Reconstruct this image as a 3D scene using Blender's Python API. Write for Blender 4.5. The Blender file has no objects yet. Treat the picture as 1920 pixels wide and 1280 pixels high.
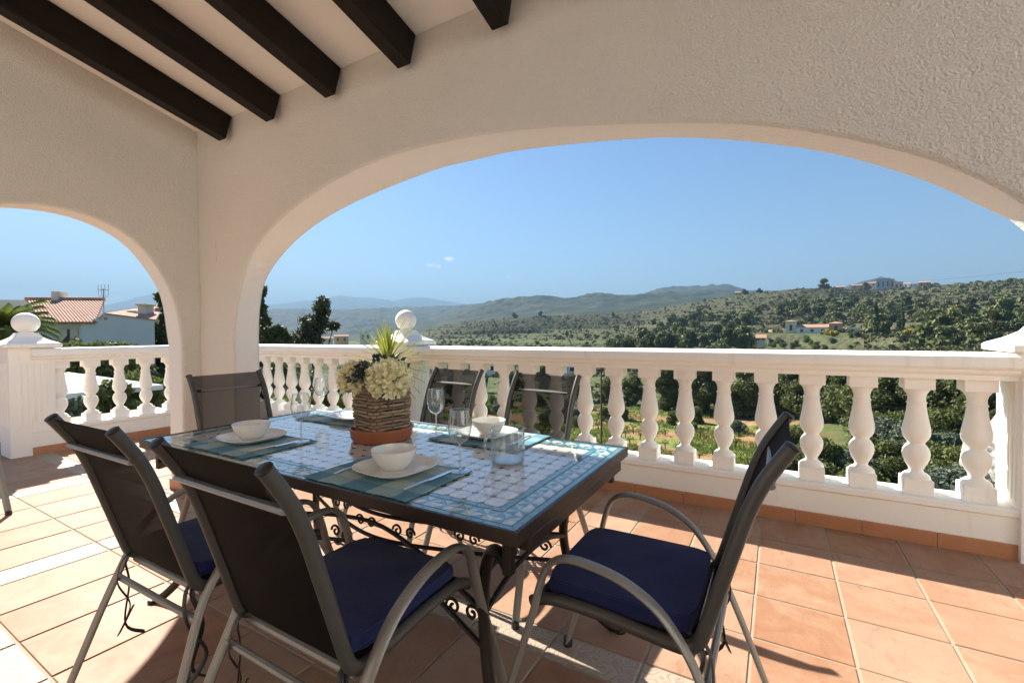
import bpy, bmesh, math, random
import numpy as np
from mathutils import Vector, Matrix, noise
R = math.radians
scene = bpy.context.scene
col = scene.collection
random.seed(7); rng = np.random.default_rng(7)

# ------------------------------------------------------------------ camera
CAMH = 1.2
yaw, pitch, roll = R(30.25), R(1.08), R(-0.4)
_f = Vector((-math.sin(yaw)*math.cos(pitch), math.cos(yaw)*math.cos(pitch), -math.sin(pitch)))
_x0 = Vector((math.cos(yaw), math.sin(yaw), 0)); _u0 = _x0.cross(_f)
CX = _x0*math.cos(roll) + _u0*math.sin(roll); CU = -_x0*math.sin(roll) + _u0*math.cos(roll); CF = _f
cam_d = bpy.data.cameras.new('camera'); cam = bpy.data.objects.new('camera', cam_d); col.objects.link(cam)
cam_d.sensor_width = 36; cam_d.lens = 16.0; cam_d.clip_start = 0.05; cam_d.clip_end = 40000
cam.matrix_world = Matrix(((CX.x, CU.x, -CF.x, 0), (CX.y, CU.y, -CF.y, 0), (CX.z, CU.z, -CF.z, CAMH), (0, 0, 0, 1)))
scene.camera = cam
FPX = 1920*16/36
def ray(px, py): return CX*(px-960) - CU*(py-640) + CF*FPX
def at_d(px, py, d):           # point on the sight line at horizontal distance d
    r = ray(px, py); k = d/math.hypot(r.x, r.y); return Vector((r.x*k, r.y*k, CAMH + r.z*k))

# ------------------------------------------------------------------ light
SUN = Vector((-1.15, 0.40, 1.0)).normalized()
sun_elev = math.asin(SUN.z); 
w = bpy.data.worlds.new('World'); scene.world = w; w.use_nodes = True
nt = w.node_tree; bg = nt.nodes['Background']
sky = nt.nodes.new('ShaderNodeTexSky'); sky.sky_type = 'NISHITA'; sky.sun_disc = False
sky.sun_elevation = sun_elev; sky.sun_rotation = math.atan2(SUN.x, SUN.y)
sky.altitude = 300; sky.air_density = 1.0; sky.dust_density = 0.35; sky.ozone_density = 3.5
hs = nt.nodes.new('ShaderNodeHueSaturation'); hs.inputs['Saturation'].default_value = 1.12; nt.links.new(sky.outputs[0], hs.inputs['Color'])
tcw = nt.nodes.new('ShaderNodeTexCoord'); last = hs.outputs[0]
def wnode(kind, op, *ins):
    n = nt.nodes.new(kind); n.operation = op
    for i, v in enumerate(ins):
        if isinstance(v, (int, float)) or isinstance(v, tuple): n.inputs[i].default_value = v
        else: nt.links.new(v, n.inputs[i])
    return n
cn = nt.nodes.new('ShaderNodeTexNoise'); cn.inputs['Scale'].default_value = 75; cn.inputs['Detail'].default_value = 5; cn.inputs['Roughness'].default_value = 0.6
cmap = nt.nodes.new('ShaderNodeMapping'); cmap.inputs['Scale'].default_value = (1, 1, 2.2); nt.links.new(tcw.outputs['Generated'], cmap.inputs['Vector']); nt.links.new(cmap.outputs[0], cn.inputs['Vector'])
for (cpx, cpy, hw_, hh, op) in ((842, 485, .0115, .0055, .75), (806, 497, .011, .004, .45), (822, 499, .007, .004, .4), (955, 519, .010, .004, .3)):   # small wisps low in the sky, by direction
    dv = ray(cpx, cpy).normalized(); e1 = dv.cross(Vector((0, 0, 1))).normalized()
    da = wnode('ShaderNodeVectorMath', 'DOT_PRODUCT', tcw.outputs['Generated'], tuple(e1/hw_)); db = wnode('ShaderNodeVectorMath', 'DOT_PRODUCT', tcw.outputs['Generated'], tuple(e1.cross(dv)/hh)); dc = wnode('ShaderNodeVectorMath', 'DOT_PRODUCT', tcw.outputs['Generated'], tuple(dv))
    q = wnode('ShaderNodeMath', 'ADD', wnode('ShaderNodeMath', 'POWER', wnode('ShaderNodeMath', 'ABSOLUTE', da.outputs['Value']).outputs[0], 2.0).outputs[0], wnode('ShaderNodeMath', 'POWER', wnode('ShaderNodeMath', 'ABSOLUTE', db.outputs['Value']).outputs[0], 2.0).outputs[0])
    f = wnode('ShaderNodeMath', 'SUBTRACT', 1.15, q.outputs[0]); f = wnode('ShaderNodeMath', 'MAXIMUM', f.outputs[0], 0.0); f = wnode('ShaderNodeMath', 'MULTIPLY', f.outputs[0], wnode('ShaderNodeMath', 'SUBTRACT', cn.outputs['Fac'], 0.30).outputs[0]); f = wnode('ShaderNodeMath', 'MULTIPLY', f.outputs[0], 6.0*op); f.use_clamp = True
    f = wnode('ShaderNodeMath', 'MULTIPLY', f.outputs[0], wnode('ShaderNodeMath', 'GREATER_THAN', dc.outputs['Value'], 0.5).outputs[0])
    mxw = nt.nodes.new('ShaderNodeMix'); mxw.data_type = 'RGBA'; nt.links.new(f.outputs[0], mxw.inputs[0]); nt.links.new(last, mxw.inputs[6]); mxw.inputs[7].default_value = (9.5, 9.8, 10.2, 1); last = mxw.outputs[2]
nt.links.new(last, bg.inputs[0]); bg.inputs[1].default_value = 0.05
sun_d = bpy.data.lights.new('sun', 'SUN'); sun = bpy.data.objects.new('sun', sun_d); col.objects.link(sun)
sun_d.energy = 5.0; sun_d.angle = R(0.53); sun_d.color = (1.0, 0.95, 0.86)
sun.rotation_euler = SUN.to_track_quat('Z', 'Y').to_euler(); sun.location = (-20, 8, 20)
vs = scene.view_settings; vs.view_transform = 'Standard'; vs.look = 'None'; vs.gamma = 1; vs.exposure = 1.77
scene.cycles.max_bounces = 10; scene.cycles.diffuse_bounces = 6; scene.cycles.transparent_max_bounces = 24
scene.cycles.volume_bounces = 0

# ------------------------------------------------------------------ materials
MATS = {}
class NT:
    def __init__(s, name):
        s.m = bpy.data.materials.new(name); s.m.use_nodes = True; s.t = s.m.node_tree; s.n = s.t.nodes
        s.b = s.n['Principled BSDF']; s.out = s.n['Material Output']
    def add(s, kind, **kw):
        n = s.n.new(kind)
        for k, v in kw.items(): setattr(n, k, v)
        return n
    def link(s, a, b): s.t.links.new(a, b)
    def coord(s, kind='Object'): return s.add('ShaderNodeTexCoord').outputs[kind]
    def noise(s, scale, detail=4, rough=0.55, vec=None, dist=0.0):
        n = s.add('ShaderNodeTexNoise'); n.inputs['Scale'].default_value = scale; n.inputs['Detail'].default_value = detail
        n.inputs['Roughness'].default_value = rough; n.inputs['Distortion'].default_value = dist
        s.link(vec if vec is not None else s.coord(), n.inputs['Vector']); return n.outputs['Fac']
    def mapping(s, scale=(1, 1, 1), vec=None, rot=(0, 0, 0)):
        n = s.add('ShaderNodeMapping'); n.inputs['Scale'].default_value = scale; n.inputs['Rotation'].default_value = rot
        s.link(vec if vec is not None else s.coord(), n.inputs['Vector']); return n.outputs[0]
    def ramp(s, fac, stops):
        n = s.add('ShaderNodeValToRGB'); e = n.color_ramp.elements
        while len(e) < len(stops): e.new(0.5)
        for i, (p, c) in enumerate(stops):
            e[i].position = p; e[i].color = (*c, 1) if len(c) == 3 else c
        s.link(fac, n.inputs[0]); return n.outputs[0]
    def mix(s, fac, a, b, mode='MIX'):
        n = s.add('ShaderNodeMix', data_type='RGBA', blend_type=mode)
        for sock, v in ((n.inputs[0], fac), (n.inputs[6], a), (n.inputs[7], b)):
            if isinstance(v, (int, float)): sock.default_value = v
            elif isinstance(v, tuple): sock.default_value = (*v, 1)
            else: s.link(v, sock)
        return n.outputs[2]
    def math(s, op, a, b=0.0):
        n = s.add('ShaderNodeMath', operation=op)
        for sock, v in ((n.inputs[0], a), (n.inputs[1], b)):
            if isinstance(v, (int, float)): sock.default_value = v
            else: s.link(v, sock)
        return n.outputs[0]
    def bump(s, h, strength=0.3, dist=0.01, normal=None):
        n = s.add('ShaderNodeBump'); n.inputs['Strength'].default_value = strength; n.inputs['Distance'].default_value = dist
        s.link(h, n.inputs['Height'])
        if normal is not None: s.link(normal, n.inputs['Normal'])
        s.link(n.outputs[0], s.b.inputs['Normal']); return n.outputs[0]
    def base(s, c, rough=0.6, spec=None, metal=0.0):
        i = s.b.inputs
        if isinstance(c, tuple): i['Base Color'].default_value = (*c, 1)
        else: s.link(c, i['Base Color'])
        if isinstance(rough, (int, float)): i['Roughness'].default_value = rough
        else: s.link(rough, i['Roughness'])
        i['Metallic'].default_value = metal
        if spec is not None: i['Specular IOR Level'].default_value = spec
        return s.m

def M_plaster(name, a, b, bump=0.5, scale=55):
    t = NT(name); big = t.noise(0.9, 6, 0.65); c = t.mix(t.ramp(big, [(0.3, (0, 0, 0)), (0.7, (1, 1, 1))]), a, b)
    c = t.mix(t.ramp(t.noise(2.3, 6, 0.7, t.mapping((1, 1, 0.3))), [(0.60, (0, 0, 0)), (0.78, (0.35, 0.35, 0.35))]), c, tuple(x*0.82 for x in a))
    h = t.noise(scale, 3, 0.6); h2 = t.noise(scale*0.42, 2)
    hh = t.math('ADD', h, t.math('MULTIPLY', h2, 0.7))
    t.bump(hh, bump, 0.014); return t.base(c, 0.92, 0.2)
wall_m = M_plaster('rough_plaster', (0.78, 0.752, 0.70), (0.84, 0.812, 0.76), 0.85, 115)
ceil_m = M_plaster('ceiling_paint', (0.85, 0.825, 0.77), (0.88, 0.86, 0.81), 0.08, 20)
reveal_m = M_plaster('smooth_bounce_lit_reveal', (0.86, 0.84, 0.80), (0.90, 0.88, 0.84), 0.4, 85)  # smoother plaster, its colour lightened to stand in for floor bounce on the soffit
def M_white():
    t = NT('white_masonry_paint'); oi = t.add('ShaderNodeObjectInfo').outputs['Random']; va = t.add('ShaderNodeVectorMath', operation='ADD'); cx = t.add('ShaderNodeCombineXYZ')
    t.link(t.math('MULTIPLY', oi, 31.0), cx.inputs[0]); t.link(t.math('MULTIPLY', oi, 17.0), cx.inputs[1]); t.link(t.coord(), va.inputs[0]); t.link(cx.outputs[0], va.inputs[1]); vv = va.outputs[0]
    n1 = t.noise(1.7, 6, 0.65, vv); n2 = t.noise(9, 5, 0.6, t.mapping((1, 1, 0.22), vv))
    c = t.mix(t.ramp(n1, [(0.35, (0, 0, 0)), (0.75, (1, 1, 1))]), (0.89, 0.87, 0.82), (0.86, 0.83, 0.765))
    c = t.mix(t.ramp(n2, [(0.60, (0, 0, 0)), (0.8, (0.6, 0.6, 0.6))]), c, (0.60, 0.55, 0.45))
    c = t.mix(t.ramp(t.noise(70, 3, 0.7, vv), [(0.68, (0, 0, 0)), (0.76, (0.55, 0.55, 0.55))]), c, (0.42, 0.37, 0.29))
    t.bump(t.noise(38, 4), 0.22, 0.004); return t.base(c, 0.7, 0.3)
white_m = M_white()
def M_plain_noise(name, a, b, scale, rough, bump=0.0, bscale=80, spec=None, metal=0.0, detail=4, bdist=0.003):
    t = NT(name); c = t.mix(t.noise(scale, detail), a, b)
    if bump: t.bump(t.noise(bscale, 3), bump, bdist)
    return t.base(c, rough, spec, metal)
def M_wood():
    t = NT('dark_stained_wood'); v = t.mapping((14, 1.2, 14)); n = t.noise(3.0, 6, 0.6, v, 0.6)
    c = t.ramp(n, [(0.3, (0.004, 0.0028, 0.002)), (0.55, (0.009, 0.0055, 0.0035)), (0.8, (0.020, 0.0105, 0.006))])
    t.bump(n, 0.35, 0.004); return t.base(c, 0.5, 0.22)
beam_m = M_wood()
def M_tile():
    t = NT('terracotta_tile'); a = t.add('ShaderNodeAttribute', attribute_name='tone').outputs['Fac']
    v = t.add('ShaderNodeVectorMath', operation='ADD'); t.link(t.coord(), v.inputs[0])
    sc = t.add('ShaderNodeCombineXYZ'); t.link(t.math('MULTIPLY', a, 37.0), sc.inputs[2]); t.link(sc.outputs[0], v.inputs[1])
    n1 = t.noise(7, 6, 0.62, v.outputs[0], 0.8); n2 = t.noise(2.2, 4, 0.6, t.mapping((0.6, 1.9, 1), v.outputs[0]), 0.5)
    c = t.ramp(n1, [(0.25, (0.262, 0.122, 0.065)), (0.5, (0.325, 0.176, 0.104)), (0.75, (0.39, 0.243, 0.16))])
    c = t.mix(t.ramp(n2, [(0.35, (0, 0, 0)), (0.75, (0.6, 0.6, 0.6))]), c, (0.32, 0.16, 0.088))
    c = t.mix(t.math('MULTIPLY', a, 0.7), c, (0.39, 0.262, 0.185))
    c = t.mix(t.ramp(t.noise(1.3, 6, 0.7, v.outputs[0], 1.2), [(0.48, (0, 0, 0)), (0.72, (0.75, 0.75, 0.75))]), c, (0.43, 0.30, 0.205))
    c = t.mix(t.ramp(t.noise(14, 5, 0.7, t.mapping((1.8, 0.6, 1), v.outputs[0]), 0.6), [(0.55, (0, 0, 0)), (0.72, (0.55, 0.55, 0.55))]), c, (0.27, 0.125, 0.065))
    sp = t.noise(160, 2, 0.5); c = t.mix(t.ramp(sp, [(0.62, (0, 0, 0)), (0.75, (0.35, 0.35, 0.35))]), c, (0.22, 0.105, 0.06))
    t.bump(t.math('ADD', t.noise(26, 4), t.math('MULTIPLY', n1, 1.2)), 0.14, 0.006)
    rr = t.ramp(n2, [(0.3, (0.38, 0.38, 0.38)), (0.8, (0.55, 0.55, 0.55))])
    return t.base(c, rr, 0.05)
tile_m = M_tile()
def M_band():
    t = NT('relief_border_tile')
    v = t.coord(); vo = t.add('ShaderNodeTexVoronoi', feature='SMOOTH_F1'); vo.inputs['Scale'].default_value = 13; vo.inputs['Randomness'].default_value = 0.55; vo.inputs['Smoothness'].default_value = 0.3
    d = t.add('ShaderNodeVectorMath', operation='ADD'); nz = t.add('ShaderNodeTexNoise'); nz.inputs['Scale'].default_value = 17; nz.inputs['Detail'].default_value = 1
    t.link(v, nz.inputs['Vector']); sc = t.add('ShaderNodeVectorMath', operation='SCALE'); sc.inputs['Scale'].default_value = 0.045
    t.link(nz.outputs['Color'], sc.inputs[0]); t.link(v, d.inputs[0]); t.link(sc.outputs[0], d.inputs[1]); t.link(d.outputs[0], vo.inputs['Vector'])
    sn = t.math('SINE', t.math('MULTIPLY', vo.outputs['Distance'], 30.0)); sn = t.math('ADD', t.math('MULTIPLY', sn, 0.5), 0.5)
    m = t.ramp(sn, [(0.55, (0, 0, 0)), (0.72, (1, 1, 1))])
    c = t.mix(m, (0.40, 0.30, 0.225), (0.335, 0.26, 0.20)); c = t.mix(t.ramp(t.noise(120, 3), [(0.5, (0, 0, 0)), (0.7, (0.5, 0.5, 0.5))]), c, (0.46, 0.385, 0.31))
    t.bump(t.math('ADD', m, t.noise(70, 3)), 0.5, 0.003); return t.base(c, 0.55, 0.2)
band_m = M_band()
grout_m = M_plain_noise('grout', (0.40, 0.34, 0.26), (0.27, 0.22, 0.16), 9, 0.9, 0.3, 120)
skirt_m = M_plain_noise('skirting_tile', (0.40, 0.165, 0.075), (0.50, 0.235, 0.12), 8, 0.4, 0.1, 40)
frame_m = M_plain_noise('taupe_powder_coat', (0.235, 0.225, 0.205), (0.275, 0.265, 0.24), 30, 0.38, 0.05, 300, 0.5, 0.25)
rail_m = M_plain_noise('charcoal_powder_coat', (0.072, 0.070, 0.065), (0.092, 0.089, 0.083), 30, 0.42, 0.05, 300, 0.5, 0.2)
plug_m = M_plain_noise('black_plastic', (0.012, 0.012, 0.012), (0.02, 0.02, 0.02), 40, 0.45)
def abs_facing(t):     # |cosine| between the surface and the line of sight
    g = t.add('ShaderNodeNewGeometry'); d = t.add('ShaderNodeVectorMath', operation='DOT_PRODUCT'); t.link(g.outputs['Normal'], d.inputs[0]); t.link(g.outputs['Incoming'], d.inputs[1])
    return t.math('ABSOLUTE', d.outputs['Value'])
def M_sling():
    t = NT('woven_sling_mesh'); 
    v = t.coord(); w1 = t.add('ShaderNodeTexWave', bands_direction='Y'); w1.inputs['Scale'].default_value = 95; t.link(v, w1.inputs['Vector'])
    w2 = t.add('ShaderNodeTexWave', bands_direction='Z'); w2.inputs['Scale'].default_value = 95; t.link(v, w2.inputs['Vector'])
    h = t.math('MULTIPLY', w1.outputs['Fac'], w2.outputs['Fac'])
    c = t.mix(h, (0.006, 0.005, 0.0045), (0.021, 0.0175, 0.0145)); t.base(c, 0.8, 0.1); t.bump(h, 0.3, 0.001)
    tr = t.add('ShaderNodeBsdfTransparent'); mx = t.add('ShaderNodeMixShader'); t.link(t.math('MULTIPLY', t.math('POWER', abs_facing(t), 3.0), 0.30), mx.inputs[0])
    t.link(t.b.outputs[0], mx.inputs[1]); t.link(tr.outputs[0], mx.inputs[2]); t.link(mx.outputs[0], t.out.inputs[0]); return t.m
sling_m = M_sling()
def M_navy():
    t = NT('navy_canvas'); n = t.noise(260, 2); c = t.mix(n, (0.011, 0.016, 0.075), (0.024, 0.033, 0.13))
    c = t.mix(t.math('MULTIPLY', t.noise(6, 4), 0.5), c, (0.018, 0.022, 0.08)); t.bump(t.math('ADD', n, t.math('MULTIPLY', t.noise(9, 4), 3.0)), 0.35, 0.004); m = t.base(c, 0.9, 0.15)
    t.b.inputs['Sheen Weight'].default_value = 0.15; return m
navy_m = M_navy()
iron_m = M_plain_noise('wrought_iron', (0.017, 0.013, 0.011), (0.03, 0.021, 0.017), 20, 0.45, 0.2, 90, 0.5, 0.3)
apron_m = M_plain_noise('dark_brown_metal', (0.028, 0.02, 0.017), (0.042, 0.03, 0.024), 20, 0.42, 0.1, 120, 0.5, 0.2)
def M_glaze(name, c0, c1):
    t = NT(name); a = t.add('ShaderNodeAttribute', attribute_name='tone').outputs['Fac']
    c = t.mix(a, c0, c1); c = t.mix(t.math('MULTIPLY', t.noise(45, 4), 0.4), c, tuple(x*0.75 for x in c0)); t.bump(t.noise(35, 2), 0.06, 0.002)
    m = t.base(c, 0.09, 0.6); t.b.inputs['Coat Weight'].default_value = 0.6; t.b.inputs['Coat Roughness'].default_value = 0.05; return m
mos_white = M_glaze('glazed_white_tessera', (0.66, 0.63, 0.58), (0.76, 0.73, 0.68))
mos_teal = M_glaze('glazed_teal_tessera', (0.055, 0.20, 0.22), (0.09, 0.27, 0.29))
mos_dark = M_glaze('glazed_green_tessera', (0.09, 0.14, 0.13), (0.16, 0.24, 0.22))
mos_pale = M_glaze('glazed_pale_blue_tessera', (0.36, 0.50, 0.50), (0.50, 0.60, 0.58))
mos_grout = M_plain_noise('mosaic_grout', (0.36, 0.37, 0.35), (0.46, 0.46, 0.43), 30, 0.45)
def M_mat():
    t = NT('striped_teal_placemat'); v = t.coord(); s = t.add('ShaderNodeSeparateXYZ'); t.link(v, s.inputs[0])
    a = t.math('FRACT', t.math('MULTIPLY', t.math('ADD', s.outputs[0], 1.0), 4.7)); b = t.math('FRACT', t.math('MULTIPLY', t.math('ADD', s.outputs[1], 1.03), 6.4))
    fa = t.ramp(a, [(0.0, (0, 0, 0)), (0.45, (0, 0, 0)), (0.5, (1, 1, 1)), (1, (1, 1, 1))]); fb = t.ramp(b, [(0, (0, 0, 0)), (0.4, (0, 0, 0)), (0.46, (1, 1, 1)), (1, (1, 1, 1))])
    c = t.mix(fa, (0.44, 0.50, 0.45), (0.20, 0.36, 0.39)); c2 = t.mix(fa, (0.29, 0.40, 0.39), (0.10, 0.24, 0.31)); c = t.mix(fb, c, c2)
    t.bump(t.noise(380, 2), 0.4, 0.001); return t.base(c, 0.8, 0.25)
mat_m = M_mat()
china_m = M_plain_noise('white_china', (0.76, 0.74, 0.69), (0.79, 0.77, 0.72), 5, 0.18, 0, 1, 0.5)
steel_m = M_plain_noise('cutlery_steel', (0.62, 0.61, 0.6), (0.7, 0.69, 0.68), 20, 0.2, 0, 1, 0.5, 1.0)
def M_glass(name='thin_clear_glass', k0=0.07, milk=0.035):
    t = NT(name); tr = t.add('ShaderNodeBsdfTransparent'); tr.inputs[0].default_value = (0.965, 0.975, 0.97, 1)
    gl = t.add('ShaderNodeBsdfGlossy'); gl.inputs['Roughness'].default_value = 0.03
    k = t.math('ADD', t.math('MULTIPLY', t.math('POWER', t.math('SUBTRACT', 1.0, abs_facing(t)), 2.6), 0.9), k0)
    df = t.add('ShaderNodeBsdfTranslucent'); df.inputs[0].default_value = (0.9, 0.92, 0.92, 1); m0 = t.add('ShaderNodeMixShader'); m0.inputs[0].default_value = milk
    t.link(tr.outputs[0], m0.inputs[1]); t.link(df.outputs[0], m0.inputs[2])
    mx = t.add('ShaderNodeMixShader'); t.link(k, mx.inputs[0]); t.link(m0.outputs[0], mx.inputs[1]); t.link(gl.outputs[0], mx.inputs[2])
    t.link(mx.outputs[0], t.out.inputs[0]); return t.m
glass_m = M_glass(); thick_m = M_glass('solid_clear_glass', 0.20, 0.10)
terra_m = M_plain_noise('terracotta_clay', (0.32, 0.095, 0.04), (0.42, 0.15, 0.07), 14, 0.45, 0.1, 60, 0.4)
def M_wicker():
    t = NT('brown_wicker'); a = t.add('ShaderNodeAttribute', attribute_name='tone').outputs['Fac']
    c = t.mix(a, (0.14, 0.085, 0.048), (0.44, 0.33, 0.225)); c = t.mix(t.math('MULTIPLY', t.noise(30, 4), 0.5), c, (0.20, 0.125, 0.075)); t.bump(t.noise(150, 3), 0.4, 0.002)
    return t.base(c, 0.6, 0.35)
wick_m = M_wicker()
liner_m = M_plain_noise('dark_liner', (0.02, 0.014, 0.01), (0.03, 0.02, 0.013), 20, 0.9)
def M_leaf(name, a, b, trans=0.25, scale=3.0, rough=0.6, rnd=0.35):
    t = NT(name); oi = t.add('ShaderNodeObjectInfo').outputs['Random']; at = t.add('ShaderNodeAttribute', attribute_name='tone').outputs['Fac']
    f = t.math('ADD', t.math('MULTIPLY', t.noise(scale, 3), 0.35), t.math('ADD', t.math('MULTIPLY', oi, rnd), t.math('MULTIPLY', at, 0.55-rnd*0.4)))
    c = t.mix(f, a, b); t.base(c, rough, 0.25)
    tl = t.add('ShaderNodeBsdfTranslucent'); t.link(c, tl.inputs[0]); mx = t.add('ShaderNodeMixShader'); mx.inputs[0].default_value = trans
    t.link(t.b.outputs[0], mx.inputs[1]); t.link(tl.outputs[0], mx.inputs[2]); t.link(mx.outputs[0], t.out.inputs[0]); return t.m
petal_m = M_leaf('cream_petal', (0.84, 0.74, 0.38), (0.90, 0.86, 0.62), 0.22, 12)
sprig_m = M_leaf('blue_green_leaf', (0.025, 0.04, 0.05), (0.09, 0.12, 0.12), 0.15, 8)
yucca_m = M_leaf('yucca_blade', (0.16, 0.20, 0.035), (0.50, 0.50, 0.11), 0.3, 6)
palm_m = M_leaf('palm_frond', (0.07, 0.11, 0.025), (0.22, 0.25, 0.05), 0.3, 2)
pine_m = M_leaf('pine_needles', (0.035, 0.052, 0.02), (0.12, 0.14, 0.05), 0.2, 0.8)
valley_m = M_leaf('valley_tree_leaves', (0.045, 0.066, 0.022), (0.165, 0.185, 0.062), 0.28, 0.9, 0.6, 0.45)
lpine_m = M_leaf('ragged_pine_needles', (0.035, 0.045, 0.02), (0.12, 0.12, 0.055), 0.2, 0.8)
hill_m = M_leaf('hillside_foliage', (0.065, 0.085, 0.028), (0.19, 0.205, 0.075), 0.2, 0.35)
bush_m = M_leaf('shrub_foliage', (0.055, 0.078, 0.022), (0.19, 0.21, 0.06), 0.25, 1.2)
lime_m = M_leaf('bright_green_foliage', (0.085, 0.13, 0.025), (0.21, 0.26, 0.055), 0.3, 1.0)
olive_m = M_leaf('grey_olive_foliage', (0.075, 0.10, 0.065), (0.17, 0.20, 0.135), 0.2, 1.0)
scrub_m = M_leaf('dry_scrub', (0.045, 0.058, 0.022), (0.16, 0.155, 0.062), 0.15, 0.05, 0.8, 0.0)
bloom_m = M_leaf('yellow_blossom', (0.25, 0.20, 0.02), (0.45, 0.35, 0.05), 0.2, 1.0)
bark_m = M_plain_noise('bark', (0.06, 0.043, 0.03), (0.13, 0.10, 0.075), 12, 0.9, 0.6, 40)
rend_m = M_plain_noise('white_render', (0.66, 0.66, 0.64), (0.76, 0.755, 0.73), 1.5, 0.85, 0.1, 30)
cream_m = M_plain_noise('cream_render', (0.62, 0.54, 0.42), (0.70, 0.63, 0.52), 1.5, 0.85)
orange_m = M_plain_noise('orange_render', (0.46, 0.27, 0.16), (0.55, 0.36, 0.24), 1.5, 0.85)
def M_roof():
    t = NT('clay_roof_tiles'); c = t.mix(t.noise(2.5, 5), (0.33, 0.155, 0.10), (0.50, 0.30, 0.21)); c = t.mix(t.ramp(t.noise(9, 4), [(0.5, (0, 0, 0)), (0.75, (0.6, 0.6, 0.6))]), c, (0.55, 0.40, 0.30))
    return t.base(c, 0.85, 0.2)
roof_m = M_roof()
pane_m = M_plain_noise('window_glass', (0.02, 0.025, 0.03), (0.04, 0.045, 0.05), 3, 0.12, 0, 1, 0.6)
canvas_m = M_plain_noise('white_canvas', (0.74, 0.74, 0.73), (0.8, 0.8, 0.79), 3, 0.85)
metal_m = M_plain_noise('grey_metal', (0.25, 0.25, 0.25), (0.35, 0.35, 0.35), 6, 0.4, 0, 1, 0.5, 0.7)
stone_m = M_plain_noise('dry_stone', (0.28, 0.24, 0.18), (0.42, 0.37, 0.29), 2, 0.95, 0.8, 5, 0.2, 0, 6, 0.1)

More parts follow.
